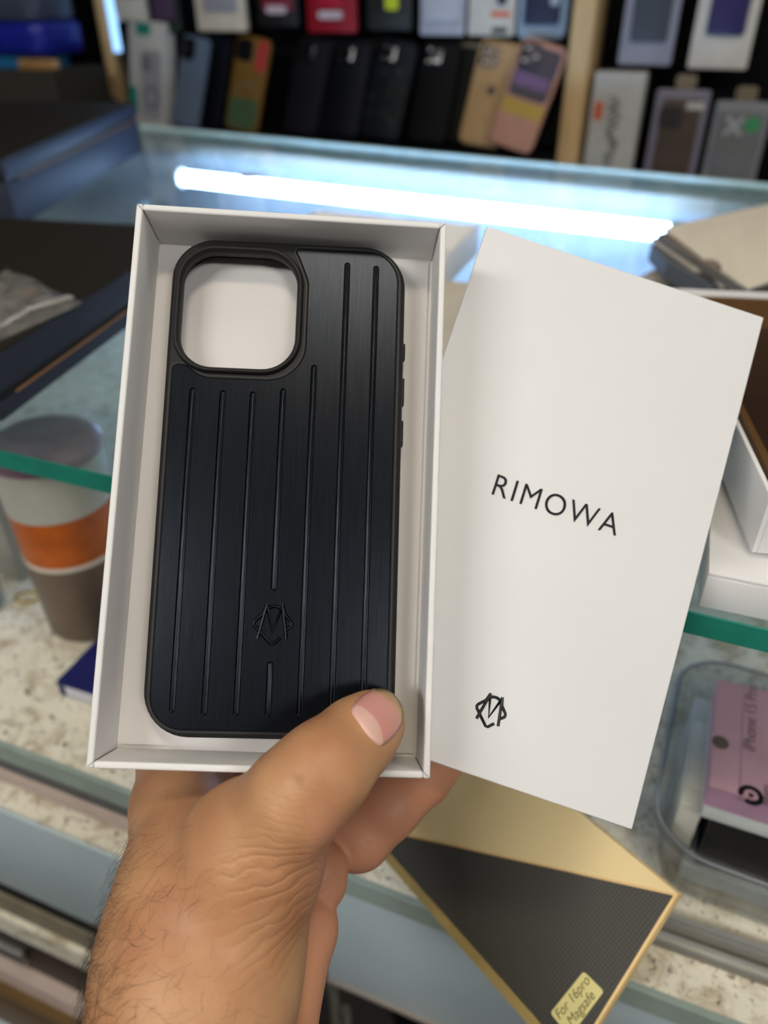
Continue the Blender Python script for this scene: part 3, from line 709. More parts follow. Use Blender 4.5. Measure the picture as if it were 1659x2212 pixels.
# ================================================================== DARK BOXES ON THE GLASS, LEFT
carbon = mat('carbon_texture_card', (46, 50, 66), 0.55, spec=0.3, var=0.10, scale=500, bump=0.25, bscale=900)
carbon_top = mat('carbon_texture_lid', (40, 37, 30), 0.6, spec=0.25, var=0.10, scale=500, bump=0.2, bscale=900)
orange_edge = mat('raw_card_edge', (176, 128, 84), 0.6, var=0.1)
def dark_box(name, o2, a, length, width, z0, zl, z1, label, slit=True):
    # o2: right far bottom corner; a: unit vector along the right side towards the customer
    ex = Vector((a[0], a[1], 0)).normalized(); ey = Vector((ex.y, -ex.x, 0))        # ey points left
    t = empty(name, frame(Vector((o2[0], o2[1], z0)), ex, ey, ex.cross(ey)))
    sg = 1 if ex.cross(ey).z > 0 else -1
    H1, H2 = (zl - z0) * sg, (z1 - z0) * sg
    def bb(n, lo, hi, m, **k):
        lo2 = tuple(min(l, h) for l, h in zip(lo, hi)); hi2 = tuple(max(l, h) for l, h in zip(lo, hi)); return box(n, lo2, hi2, m, t, **k)
    bb('body', (0.001, 0.001, 0.0002 * sg), (length - 0.001, width, H1 - 0.006 * sg), carbon, bevel=0.0008)
    bb('seam', (0.003, 0.003, H1 - 0.0059 * sg), (length - 0.003, width - 0.003, H1 - 0.0002 * sg), black_gap)
    bb('raw_edge', (0.0012, 0.0012, H1 - 0.0066 * sg), (length * 0.93, 0.0026, H1 - 0.0056 * sg), orange_edge)
    lidp = bb('lid', (0, 0, H1), (length, width, H2 - 0.0011 * sg), carbon, bevel=0.0008)
    bb('lid_top', (0.0006, 0.0006, H2 - 0.001 * sg), (length - 0.0006, width - 0.0006, H2), carbon_top)
    return tag(t, label, 'box')
dark_box('dark_box', (-0.778, 1.008), (0.34, -0.94), 0.43, 0.34, GLASS, GLASS + 0.047, GLASS + 0.063, 'large dark carbon textured box on the glass near the wooden post')
dark_box('dark_box', (-0.382, 0.545), (0.165, -0.986), 0.275, 0.30, GLASS, GLASS + 0.016, GLASS + 0.036, 'flat dark carbon textured box on the glass above the cup')
# dark cartons further back
CZ = WY(200, 160, 1.27).z
tag(box('low_cabinet', (-1.75, 1.275, 0.0005), (-1.155, 1.44, CZ - 0.06), black_wall), 'low black cabinet left of the post with the upright light', 'cabinet')
tag(box('dark_carton', (-1.72, 1.28, CZ - 0.0598), (-1.16, 1.43, CZ), mat('olive_black_card', (50, 47, 39), 0.7, var=0.1)), 'dark olive carton behind the large carbon textured box', 'box')
# blue bin on it
bp_ = WY(60, 172, 1.36); binx, biny = bp_.x, 1.36
bt = empty('storage_bin', T(binx, biny, CZ + 0.0003)); tag(bt, 'deep blue plastic bin with smoky grey lid on the olive carton', 'bin')
blue_p = mat('deep_blue_plastic', (22, 34, 150), 0.35, var=0.15)
slab('foot', rr(0.17, 0.10, 0.03), 0, 0.022, mat('cyan_plastic', (30, 110, 160), 0.4), bt)
slab('tub', rr(0.23, 0.13, 0.03), 0.0222, 0.075, blue_p, bt, bev=0.008)
slab('cover', rr(0.22, 0.12, 0.03), 0.0752, 0.135, mat('smoky_grey_plastic', (70, 76, 96), 0.35), bt, bev=0.006)
slab('cover_rim', rr(0.225, 0.125, 0.03), 0.1352, 0.150, mat('greyish_plastic', (120, 118, 116), 0.4), bt, bev=0.003)
wdm = empty('wood_offcut', T(WY(92, 190, 1.30).x, 1.302, CZ + 0.0003) @ Matrix.Rotation(0.3, 4, 'Z')); tag(wdm, 'small brown wooden offcut in front of the blue bin', 'wood')
box('block', (-0.035, -0.008, 0), (0.03, 0.008, 0.018), mat('ochre_wood', (150, 112, 62), 0.6, var=0.2), wdm, bevel=0.002)
box('cap', (0.0305, -0.007, 0.002), (0.040, 0.007, 0.016), mat('pale_wood_end', (190, 160, 112), 0.6), wdm, bevel=0.001)

# zip bag on the flat box
bz = GLASS + 0.0362
corners = [WZ(-75, 655, bz), WZ(15, 585, bz), WZ(178, 658, bz), WZ(-20, 748, bz)]
bag = empty('zip_bag', T(*corners[0])); tag(bag, 'clear plastic zip bag with a small part on the flat dark box', 'bag')
bagm = glass_mat('bag_film', (0.93, 0.93, 0.92), haze=0.38, rough=0.10, hazecol=(205, 203, 196), hscale=60.0)
def bag_sheet(zoff, amp, nm):
    bm = bmesh.new(); N = 18; G = []
    for i in range(N + 1):
        row = []
        for j in range(N + 1):
            u, v = i / N, j / N
            p = corners[0] * (1 - u) * (1 - v) + corners[1] * (1 - u) * v + corners[2] * u * v + corners[3] * u * (1 - v)
            e = (4 * u * (1 - u)) ** 0.5 * (4 * v * (1 - v)) ** 0.5
            z = zoff + amp * e * (1 + 0.35 * math.sin(9 * u + 4 * v) + 0.25 * math.sin(17 * v - 7 * u))
            row.append(bm.verts.new((p.x - corners[0].x, p.y - corners[0].y, z)))
        G.append(row)
    for i in range(N):
        for j in range(N): bm.faces.new((G[i][j], G[i + 1][j], G[i + 1][j + 1], G[i][j + 1]))
    return link(nm, frombm(bm, nm), bagm, bag, smooth=True)
bag_sheet(0.0004, 0.0, 'under_film'); bag_sheet(0.0012, 0.0065, 'upper_film')
d32 = corners[3] - corners[0]; d12 = corners[2] - corners[0]
for f_ in (0.86, 0.90):
    a_ = (corners[0] * (1 - f_) + corners[3] * f_) - corners[0]; b_ = (corners[1] * (1 - f_) + corners[2] * f_) - corners[0]
    tubeobj('zip_line', [tuple(a_ + Vector((0, 0, 0.0032))), tuple((a_ + b_) / 2 + Vector((0, 0, 0.0062))), tuple(b_ + Vector((0, 0, 0.0025)))], 0.0007, mat('zip_white', (200, 198, 192), 0.4), bag)
pt = empty('metal_clip', T(*(WZ(40, 665, bz)))); tag(pt, 'small silver and copper coloured clip inside the zip bag', 'clip')
ca = WZ(5, 675, bz) - WZ(40, 665, bz); cb = WZ(92, 640, bz) - WZ(40, 665, bz)
tubeobj('bar', [(ca.x, ca.y, 0.004), (cb.x, cb.y, 0.004)], 0.0032, mat('copper_silver', (190, 160, 135), 0.3, metal=0.8), pt)
tubeobj('arm', [(ca.x * 0.2, ca.y * 0.2 - 0.008, 0.004), (cb.x * 0.6, cb.y * 0.6 - 0.008, 0.004)], 0.0022, metal, pt)

# scrap of gold sticker on the glass
sc_ = WZ(540, 381, GLASS)
tag(prism('sticker_scrap', [(-0.03, 0.004), (-0.012, -0.004), (0.0, -0.018), (0.013, -0.010), (0.020, 0.014), (-0.004, 0.012)], 0.0002, 0.0006, mat('gold_scrap', (196, 160, 84), 0.4, var=0.3, scale=120), None, T(*sc_)), 'torn gold sticker scrap on the glass over the tube light', 'sticker')

# ================================================================== WHITE BOXES ON THE GLASS
def open_tray(name, o, ex, ey, w, l, h, label, wallm=white_card):
    t = empty(name, frame(o, ex, ey, ex.cross(ey))); th = 0.002
    box('wall', (0, 0, 0.0002), (th, l, h), wallm, t, bevel=0.0005); box('wall', (w - th, 0, 0.0002), (w, l, h), wallm, t, bevel=0.0005)
    box('wall', (th, 0, 0.0002), (w - th, th, h), wallm, t, bevel=0.0005); box('wall', (th, l - th, 0.0002), (w - th, l, h), wallm, t, bevel=0.0005)
    box('floor_panel', (th, th, 0.0004), (w - th, l - th, 0.003), white_inner, t); return tag(t, label, 'box')
# empty open tray behind the held one
open_tray('white_tray', Vector((-0.335, 0.50, GLASS)), Vector((1, 0.012, 0)).normalized(), Vector((-0.012, 1, 0)).normalized(), 0.158, 0.175, 0.025, 'empty open white tray on the glass behind the held tray and lid')
bxp = box('cream_card', (-0.004, 0, 0.0002), (0.05, 0.22, 0.006), mat('cream_card', (206, 198, 180), 0.6), mw=T(-0.168, 0.36, GLASS) @ Matrix.Rotation(0.06, 4, 'Z')); tag(bxp, 'thin cream card lying on the glass beside the empty tray', 'card')
# closed box under the brown case tray
b0 = WZ(1507, 1318, GLASS)
wb = empty('white_box', T(b0.x, b0.y + 0.002, GLASS) @ Matrix.Rotation(0.03, 4, 'Z')); tag(wb, 'closed white box at the counter edge under the brown case tray', 'box')
HB = 0.0165
box('body', (0, 0, 0.0002), (0.19, 0.115, HB - 0.0012), white_card, wb, bevel=0.0008); box('top_sheet', (0.0004, 0.0004, HB - 0.001), (0.1896, 0.1146, HB), white_card, wb)
# tray with the brown case
TZ = GLASS + HB + 0.0022
c0_ = WZ(1622, 1197, TZ); ay_ = Vector((-0.2225, 0.975, 0)); ax_ = Vector((0.975, 0.2225, 0))
bt2 = open_tray('white_tray', c0_, ax_, ay_, 0.115, 0.235, 0.026, 'open white tray holding a brown leather case on the closed white box')
bt2.location.z += 0.0004
leather = mat('brown_leather', (56, 37, 24), 0.45, var=0.12, scale=25, bump=0.2, bscale=900)
lc = empty('leather_case', bt2.matrix_world @ T(0.0575, 0.1175, 0.0034)); tag(lc, 'brown leather phone case with tan rim lying in white tray', 'phone case')
def hollow(name, w, l, r, z0, z1, th, m, parent):
    bm = bmesh.new(); a = ring(bm, rr(w, l, r), z0); b = ring(bm, rr(w, l, r), z1); c = ring(bm, rr(w, l, r, off=-th), z1); d = ring(bm, rr(w, l, r, off=-th), z0)
    loft(bm, a, b); loft(bm, b, c); loft(bm, c, d); loft(bm, d, a); o = link(name, frombm(bm, name), m, parent); smooth_angle(o, 40); return o
hollow('rim', 0.104, 0.222, 0.018, 0.0, 0.021, 0.003, mat('tan_leather_rim', (104, 74, 40), 0.45, var=0.1), lc)
slab('back', rr(0.0975, 0.2155, 0.015), 0.0, 0.004, leather, lc)
# folded cards
def card(name, pts, z, th, m, label, notch=False):
    o = prism(name, pts, z, z + th, m); return tag(o, label, 'card')
cream = mat('cream_paper', (242, 232, 210), 0.5, var=0.05, scale=18, stretch=(3, 0.6, 1))
def pxs(pts, z): return [(p.x, p.y) for p in (WZ(a, b, z) for a, b in pts)]
ctop = GLASS + 0.035
cs = empty('card_stack', T(0, 0, GLASS)); tag(cs, 'stack of folded cream cards with thumb notches behind the brown case tray', 'cards')
def notched(pxl, z0, z1, nm, m): prism(nm, pxs(pxl, z1), z0 - GLASS, z1 - GLASS, m, cs)
greyc = mat('grey_brown_card', (128, 116, 104), 0.6, var=0.08)
notched([(1433, 492), (1517, 556), (1533, 556), (1549, 562), (1559, 573), (1558, 583), (1615, 622), (1800, 560), (1800, 408), (1659, 441)], ctop - 0.0015, ctop, 'card', cream)
notched([(1420, 505), (1500, 557), (1600, 620), (1790, 575), (1790, 425), (1655, 452)], ctop - 0.007, ctop - 0.0017, 'card', greyc)
notched([(1408, 514), (1498, 577), (1520, 582), (1540, 594), (1560, 615), (1800, 600), (1800, 440), (1650, 462)], ctop - 0.010, ctop - 0.0072, 'card', cream)
notched([(1406, 528), (1440, 566), (1530, 614), (1790, 610), (1790, 450), (1640, 470)], 0.0002 + GLASS + 0.012, ctop - 0.0102, 'card', mat('slate_card', (96, 98, 104), 0.6))
pb_ = empty('grey_box', T(0, 0, GLASS)); tag(pb_, 'pale grey flat box under the cream card stack', 'box')
prism('body', pxs([(1370, 602), (1445, 566), (1600, 590), (1780, 560), (1780, 500), (1500, 510)][:4], GLASS + 0.011), 0.0002, 0.0105, mat('pale_grey_card', (176, 170, 160), 0.6), pb_)

# ================================================================== ON THE MARBLE SHELF
cb_ = WZ(203, 1330, MARBLE)
cup = empty('travel_cup', T(cb_.x, cb_.y, MARBLE + 0.0003)); tag(cup, 'takeaway cup with white top, orange band and brown base on marble', 'cup')
brown_cup = mat('brown_cup', (112, 94, 78), 0.4, var=0.08); 
def band(nm, z0, z1, r0, r1, m): lathe(nm, [(r0, z0), (r1, z1)], m, cup)
rad = lambda z: 0.0325 + 0.0045 * z / 0.15
lathe('base', [(rad(0) - 0.003, 0), (rad(0), 0.003), (rad(0.070), 0.070)], brown_cup, cup)
lathe('ring_line', [(rad(.070) + .0004, 0.0702), (rad(.074) + .0006, 0.074)], mat('cup_white_line', (220, 210, 196), 0.3), cup)
lathe('orange_band', [(rad(.074), 0.0742), (rad(.112), 0.112)], mat('orange_band', (186, 92, 24), 0.4, var=0.35, scale=40), cup)
lathe('upper', [(rad(.112), 0.1122), (rad(.15), 0.150)], mat('cup_milk_white', (186, 186, 174), 0.3, var=0.05), cup)
lathe('lid', [(rad(.15) + .001, 0.1502), (rad(.15) + .001, 0.156), (rad(.15) - .004, 0.160), (rad(.15) - .012, 0.161)], mat('mauve_lid', (140, 110, 124), 0.35, var=0.25, scale=40), cup)
# clear tumbler at the frame edge
tp = WZ(-28, 1310, MARBLE)
tum = empty('clear_tumbler', T(tp.x, tp.y, MARBLE + 0.0003)); tag(tum, 'small clear plastic tumbler on marble left of the cup', 'tumbler')
lathe('body', [(0.014, 0), (0.016, 0.045), (0.0152, 0.045), (0.0132, 0.002)], glass_mat('clear_plastic', (0.93, 0.95, 0.95), 0.25, 0.05), tum)
rp = WZ(60, 1292, MARBLE)
tag(tubeobj('rubber_band', [(0.009 * math.cos(a) * (1 + .25 * math.sin(2 * a)), 0.007 * math.sin(a), 0.0012 + 0.0004 * math.sin(3 * a)) for a in np.linspace(0, 2 * math.pi, 25)[:-1]], 0.0011, mat('yellow_rubber', (170, 140, 40), 0.5), None, T(rp.x, rp.y, MARBLE), closed=True), 'loose yellow rubber band on marble near the cup', 'rubber band')
# navy box
nz = MARBLE + 0.0135
q = [WZ(120, 1472, nz), WZ(196, 1496, nz), WZ(208, 1368, nz)]
exn = (q[1] - q[0]); exn.z = 0; Ln = 0.085; exn.normalize(); eyn = Vector((-exn.y, exn.x, 0))
nb = empty('navy_box', frame(Vector((q[0].x, q[0].y, MARBLE + 0.0002)), exn, eyn, (0, 0, 1))); tag(nb, 'small navy blue box with white end label on marble', 'box')
navy = mat('navy_card', (26, 32, 92), 0.4, var=0.1)
box('body', (0, 0, 0), (Ln, 0.06, 0.0133), navy, nb, bevel=0.001)
slab('end_label', rr(0.07, 0.0095, 0.001, 3), 0, 0.0003, mat('label_white', (206, 206, 214), 0.5), nb, T(0.042, -0.0001, 0.0066) @ Matrix.Rotation(math.pi / 2, 4, 'X'))

# tub with accessory boxes
tu = empty('plastic_tub', T(0.041, 0.260, MARBLE + 0.0002) @ Matrix.Rotation(-0.05, 4, 'Z')); tag(tu, 'grey translucent plastic tub full of small boxes on marble', 'tub')
tubm = glass_mat('smoky_plastic', (0.90, 0.91, 0.91), haze=0.14, rough=0.15, hazecol=(165, 168, 166), hscale=20)
def tub_shell():
    bm = bmesh.new(); g = lambda off, z: ring(bm, rr(0.23, 0.145, 0.028, 8, 0.115, 0.0725, off=off), z)
    rs = [g(-0.012, 0.0), g(-0.009, 0.004), g(-0.001, 0.046), g(0.003, 0.047), g(0.003, 0.050), g(-0.003, 0.050), g(-0.011, 0.005), g(-0.014, 0.002)]
    for a, b in zip(rs, rs[1:]): loft(bm, a, b)
    fill(bm, rs[0]); fill(bm, rs[-1])
    o = link('shell', frombm(bm, 'shell'), tubm, tu); smooth_angle(o, 40)
tub_shell()
rim_pts = [(x, y, 0.051) for x, y in rr(0.23, 0.145, 0.028, 8, 0.115, 0.0725, off=0.001)]
tubeobj('rim', rim_pts, 0.0010, mat('tub_rim_grey', (128, 134, 138), 0.35), tu, closed=True)
B0 = MARBLE + 0.0028
def sbox(name, lo, hi, m, label, bevel=0.0008, rz=0.0, cat='box'):
    t = box(name, (0, 0, 0), tuple(h - l for l, h in zip(lo, hi)), m, None, bevel=bevel, mw=T(*lo) @ Matrix.Rotation(rz, 4, 'Z')); return tag(t, label, cat)
sbox('pale_box', (0.062, 0.2775, B0), (0.225, 0.365, B0 + 0.012), mat('pale_blue_card', (196, 208, 212), 0.5), 'pale blue flat box at the bottom of the plastic tub', rz=-0.02)
sbox('black_box', (0.068, 0.2805, B0 + 0.0126), (0.215, 0.375, B0 + 0.054), mat('black_gloss_box', (18, 18, 20), 0.35), 'black box on the pale blue box in the tub', rz=-0.02)
pk = empty('pink_box', T(0.0610, 0.277, B0 + 0.055) @ Matrix.Rotation(-0.015, 4, 'Z')); tag(pk, 'dusty pink accessory box with round black logo on top of the tub', 'box')
pinkm = mat('dusty_pink_card', (190, 150, 160), 0.45, var=0.05); mauve = mat('mauve_card', (172, 136, 160), 0.45, var=0.05)
box('tray', (0.001, 0.001, 0), (0.144, 0.074, 0.011), mat('pale_grey_tray', (200, 206, 204), 0.5), pk, bevel=0.0008)
PH = 0.0265
box('side_panel', (0.0, 0.0, 0.0112), (0.145, 0.0015, PH - 0.0012), mauve, pk)
box('body', (0.0, 0.0016, 0.0112), (0.145, 0.076, PH - 0.0012), pinkm, pk)
box('top_flap', (0.0, 0.0, PH - 0.001), (0.0135, 0.076, PH), pinkm, pk); box('top_panel', (0.0138, 0.0, PH - 0.001), (0.145, 0.0765, PH + 0.0001), pinkm, pk)
def top_px(px, py):
    w_ = WZ(px, py, B0 + 0.055 + PH); l = pk.matrix_world.inverted() @ w_; return l
hol = top_px(1556, 1604); lathe('hang_hole', [(0.0042, 0), (0.0042, 0.0002)], mat('hole_brown', (92, 82, 66), 0.6), pk, T(hol.x, hol.y, PH + 0.00005))
lg = top_px(1622, 1719)
ann = [(0.0058 * math.cos(a), 0.0058 * math.sin(a)) for a in np.linspace(math.radians(200), math.radians(200 - 325), 40)] + [(0.0033 * math.cos(a), 0.0033 * math.sin(a)) for a in np.linspace(math.radians(200 - 325), math.radians(200), 40)]
bm = bmesh.new(); vv = [bm.verts.new((x, y, 0)) for x, y in ann]
for i in range(39): bm.faces.new((vv[i], vv[i + 1], vv[78 - i], vv[79 - i]))
lathe_c = [bm.verts.new((0.0013 * math.cos(a), 0.0013 * math.sin(a), 0)) for a in np.linspace(0, 2 * math.pi, 17)[:-1]]; bm.faces.new(lathe_c)
link('round_logo', frombm(bm, 'round_logo'), black_ink, pk, T(lg.x, lg.y, PH + 0.0004))
grey_ink = mat('grey_ink', (112, 92, 100), 0.5)
t1 = top_px(1622, 1560); text('print', 'iPhone 15 Pro', 0.0085, grey_ink, pk, T(t1.x, t1.y + 0.004, PH + 0.0003) @ Matrix.Rotation(math.pi / 2, 4, 'Z'), 0.0001)
t2 = top_px(1655, 1718); text('print', 'beats', 0.0058, mat('dark_ink', (60, 46, 56), 0.5), pk, T(t2.x, t2.y, PH + 0.0003) @ Matrix.Rotation(math.pi / 2, 4, 'Z'), 0.0001)
wt = empty('white_carton', T(0.0525, 0.285, B0) @ Matrix.Rotation(-0.04, 4, 'Z')); tag(wt, 'upright white carton wedged beside the pink box in the tub', 'box')
box('body', (0, 0, 0), (0.0115, 0.080, 0.052), mat('warm_white_card', (196, 196, 184), 0.55), wt, bevel=0.001)
box('tuck_flap', (0.002, 0.012, 0.0522), (0.0112, 0.06, 0.0532), mat('pale_warm_flap', (206, 204, 190), 0.55), wt, bevel=0.0004)

# ================================================================== KRAFT BOX PROPPED ON THE SHELF EDGE
kb_mw, KL = pose([(755, 1783), (930, 1500), (1470, 1920), (1234, 2303)], 0.085)
kb = empty('two_tone_box', kb_mw); tag(kb, 'cream and dark carbon two tone case box with yellow sticker leaning on shelf edge', 'box')
kw, kl = 0.085 / 2, KL / 2; KD = -0.007
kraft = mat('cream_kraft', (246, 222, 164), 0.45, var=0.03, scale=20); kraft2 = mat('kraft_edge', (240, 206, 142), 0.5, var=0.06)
def weave(name, col):
    m = mat(name, col, 0.5, var=0.05, scale=300); nt = m.node_tree; b = nt.nodes['Principled BSDF']
    tc = nt.nodes.new('ShaderNodeTexCoord'); ck = nt.nodes.new('ShaderNodeTexChecker'); ck.inputs['Scale'].default_value = 900
    mp = nt.nodes.new('ShaderNodeMapping'); mp.inputs['Rotation'].default_value = (0, 0, 0.9)
    nt.links.new(tc.outputs['Object'], mp.inputs[0]); nt.links.new(mp.outputs[0], ck.inputs['Vector'])
    c = lin(col); ck.inputs[1].default_value = tuple(x * 0.72 for x in c) + (1,); ck.inputs[2].default_value = tuple(x * 1.15 for x in c) + (1,)
    nt.links.new(ck.outputs['Color'], b.inputs['Base Color']); return m
kdark = weave('carbon_weave_print', (74, 72, 66))
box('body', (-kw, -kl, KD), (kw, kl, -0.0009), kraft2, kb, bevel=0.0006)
# corners in local axes: A(-,+) E(+,+) B(+,-) C(-,-): cream half is A-E-B, dark half is A-B-C
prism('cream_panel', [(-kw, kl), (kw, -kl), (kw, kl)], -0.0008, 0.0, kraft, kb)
prism('carbon_panel', [(-kw + 0.005, kl - 0.012), (-kw + 0.005, -kl + 0.0012), (kw - 0.002, -kl + 0.0012)], -0.0008, 0.0002, kdark, kb)
prism('edge_strip', [(-kw, kl), (-kw, -kl), (-kw + 0.0046, -kl), (-kw + 0.0046, kl - 0.0125)], -0.0008, 0.0001, mat('olive_kraft', (170, 148, 92), 0.5, var=0.08), kb)
kin = kb_mw.inverted()
def kpt(px, py):
    n_ = Vector((kb_mw[0][2], kb_mw[1][2], kb_mw[2][2])); o_ = kb_mw.to_translation(); r_ = Vector(MW @ ray(px, py)); c_ = Vector(CAM)
    t_ = (o_ - c_).dot(n_) / r_.dot(n_); return kin @ (c_ + r_ * t_)
sq = [kpt(1262, 2098), kpt(1306, 2141), kpt(1232, 2240), kpt(1190, 2188)]
sq = [(p.x, p.y) for p in sq]
st_o = prism('sticker', fillet([(x, y, 0.0012) for x, y in sq], 4), 0.0003, 0.0007, mat('yellow_sticker', (232, 222, 150), 0.45, var=0.03), kb)
a1 = Vector(sq[0]) - Vector(sq[3]); ang = math.atan2(a1.y, a1.x); cen = sum((Vector(p) for p in sq), Vector((0, 0))) / 4
text('sticker_print', 'For 16pro\nMagsafe', 0.0052, mat('faded_ink', (120, 112, 70), 0.6), st_o, T(cen.x, cen.y, 0.0008) @ Matrix.Rotation(ang, 4, 'Z'), 0.00005, shear=0.15, line=0.95)

# metal stand in the dark space below the door
lf = WY(716, 2120, 0.30)
sd = empty('metal_stand', T(lf.x, 0.30, 0.0)); tag(sd, 'pale metal stand with two rods in the dark space under the counter', 'stand')
rodm = mat('pale_rod', (150, 148, 132), 0.4, metal=0.3)
tubeobj('rod', [(0, 0, 0.0005), (0, 0, lf.z - 0.01)], 0.006, rodm, sd); lf2 = WY(746, 2180, 0.30) - Vector((lf.x, 0.30, 0))
tubeobj('rod', [(lf2.x, 0, 0.0005), (lf2.x, 0, lf2.z)], 0.005, rodm, sd)
box('foot_bar', (-0.03, -0.02, 0.0), (lf2.x + 0.03, 0.02, 0.0004), rodm, sd)

# ================================================================== DISPLAY WALL
YW = 1.50
pr_ = WY(1239, 20, 1.40)
def post(x0, x1, label, yy=1.38):
    o = box('wood_post', (x0, yy, 0.001), (x1, 1.4995, 2.749), wood, None, bevel=0.002); tag(o, label, 'post')
post(WY(1237, 30, 1.38).x, WY(1287, 30, 1.38).x, 'pale wooden post between the two hanging case displays')
post(WY(207, 30, 1.47).x, WY(228, 30, 1.47).x, 'pale wooden post carrying the upright light tube', 1.47)
lx = WY(246, 60, 1.455)
lt = empty('led_tube', T(lx.x, 1.455, WY(254, 112, 1.455).z)); tag(lt, 'upright glowing tube light on the wooden post', 'tube light')
tubeobj('tube', [(0, 0, 0), (0, 0, 0.6)], 0.0075, emission('upright_led_glow', (150, 200, 255), 2.6), lt, n=10)
box('clip', (-0.012, 0.0078, 0.05), (0.012, 0.0108, 0.07), metal, lt)
# ledge for the leaning cases
LZ = WY(1030, 318, 1.42).z
lx0, lx1 = WY(233, 30, 1.47).x + 0.001, WY(1237, 30, 1.38).x - 0.001
tag(box('display_ledge', (lx0, 1.33, LZ - 0.02), (lx1, 1.4995, LZ), black_wall), 'black ledge under the row of leaning phone cases', 'shelf')
tag(box('display_ledge', (WY(1287, 30, 1.38).x + 0.001, 1.33, LZ - 0.075), (0.6, 1.4995, LZ - 0.055), black_wall), 'black ledge under the boxed cases right of the wooden post', 'shelf')

# hanging packs
def pack(x0, x1, zb, y, depth, h, cardm, winm, win, label, extra=None, round_=0.004):
    w = x1 - x0
    t = empty('case_pack', T((x0 + x1) / 2, y, zb)); tag(t, label, 'case pack', None)
    R = Matrix.Rotation(math.pi / 2, 4, 'X')
    slab('back_card', rr(w, h, round_, 5, 0, h / 2), 0.0, depth, cardm, t, R, bev=0.001)
    if winm is not None:
        wx0, wx1, wz0, wz1 = win
        slab('inner_case', rr(w * (wx1 - wx0), h * (wz1 - wz0), 0.006, 5, w * ((wx0 + wx1) / 2 - 0.5), h * (wz0 + wz1) / 2), depth + 0.0002, depth + 0.004, winm, t, R, bev=0.001)
    slab('hang_tab', rr(0.03, 0.022, 0.004, 4, 0, h + 0.0115), depth * 0.3, depth * 0.3 + 0.0015, cardm, t, R)
    box('hook', (-0.002, 0.0, h + 0.008), (0.002, YW - y - 0.001, h + 0.012), metal, t)
    if extra: extra(t, w, h, depth, R)
    return t
M_ = mat
def xz(px, py, y=1.44): v = WY(px, py, y); return v.x, v.z
def mkpack(pxl, pxr, pyb, cardm, winm, win, label, h=0.19, y=1.44, d=0.012, extra=None, r=0.004):
    a, z = xz(pxl, pyb, y); b, z2 = xz(pxr, pyb, y); zc = WY((pxl + pxr) / 2, pyb, y).z
    return pack(a, b, zc, y, d, h, cardm, winm, win, label, extra, r)
def orange_tag(t, w, h, d, R): slab('orange_label', rr(w * 0.42, 0.007, 0.001, 3, w * 0.20, 0.030), d + 0.0002, d + 0.0006, M_('orange_print', (220, 90, 50), 0.5), t, R); slab('dark_print', rr(w * 0.34, 0.008, 0.001, 3, w * 0.2, 0.008), d + 0.0002, d + 0.0006, M_('olive_print', (48, 50, 34), 0.6), t, R)
def glare(t, w, h, d, R): slab('glare_patch', rr(w * 0.5, 0.012, 0.005, 5, 0, 0.026), d + 0.0042, d + 0.0052, M_('painted_glare', (196, 180, 186), 0.25), t, R)  # white glare on the pack, painted as a pale patch
def yellow_dot(t, w, h, d, R): slab('yellow_mark', rr(w * 0.3, 0.022, 0.004, 4, w * 0.08, 0.040), d + 0.0042, d + 0.0046, M_('lime_print', (190, 200, 30), 0.5), t, R)
def round_badge(t, w, h, d, R): slab('badge', rr(0.015, 0.015, 0.0074, 6, w * 0.24, 0.052), d + 0.0042, d + 0.0046, M_('pale_badge', (170, 184, 196), 0.4), t, R)
def red_patch(t, w, h, d, R): slab('red_print', rr(w * 0.34, 0.035, 0.004, 4, -w * 0.16, 0.052), d + 0.0002, d + 0.0007, M_('red_print', (170, 44, 58), 0.5), t, R)
mkpack(262, 327, 44, M_('pack_white', (196, 194, 186), 0.5), M_('pack_dark_window', (48, 46, 56), 0.4), (0.35, 0.8, 0.2, 0.9), 'white case pack with small dark window beside the upright light')
mkpack(338, 400, 70, M_('pack_dark_green', (24, 38, 33), 0.5), M_('pack_mauve', (72, 56, 84), 0.4), (0.12, 0.88, 0.10, 0.9), 'dark green case pack with mauve case')
mkpack(436, 540, 67, M_('pack_ivory', (206, 198, 180), 0.5), M_('pack_grey_window', (150, 150, 160), 0.4), (0.18, 0.86, 0.16, 0.9), 'ivory case pack with red printed patch', extra=red_patch)
mkpack(566, 652, 58, M_('pack_charcoal', (14, 12, 15), 0.5), M_('pack_dusky_red', (124, 40, 54), 0.35), (0.15, 0.9, 0.12, 0.9), 'charcoal case pack with dusky red case and painted glare', extra=glare)
mkpack(672, 776, 70, M_('pack_red', (146, 18, 34), 0.35), M_('pack_deep_red', (170, 30, 52), 0.3), (0.22, 0.72, 0.18, 0.92), 'bright red case pack with painted glare', extra=glare)
mkpack(800, 893, 65, M_('pack_black_green', (30, 33, 30), 0.5), M_('pack_black_case', (20, 22, 18), 0.5), (0.16, 0.84, 0.14, 0.9), 'black green case pack with lime mark', extra=yellow_dot)
mkpack(912, 1006, 76, M_('pack_cool_grey', (172, 174, 184), 0.45), M_('pack_pale_grey', (182, 184, 192), 0.4), (0.1, 0.9, 0.1, 0.95), 'plain cool grey case pack')
mkpack(1014, 1112, 77, M_('pack_white_b', (206, 202, 192), 0.5), M_('pack_navy_window', (52, 54, 72), 0.4), (0.62, 0.82, 0.22, 0.95), 'white case pack with narrow dark window and orange label', extra=orange_tag)
mkpack(1118, 1222, 84, M_('pack_ice_blue', (150, 168, 186), 0.4), M_('pack_navy', (36, 40, 66), 0.4), (0.13, 0.87, 0.10, 0.95), 'ice blue framed case pack with navy case and round badge', extra=round_badge, r=0.012)
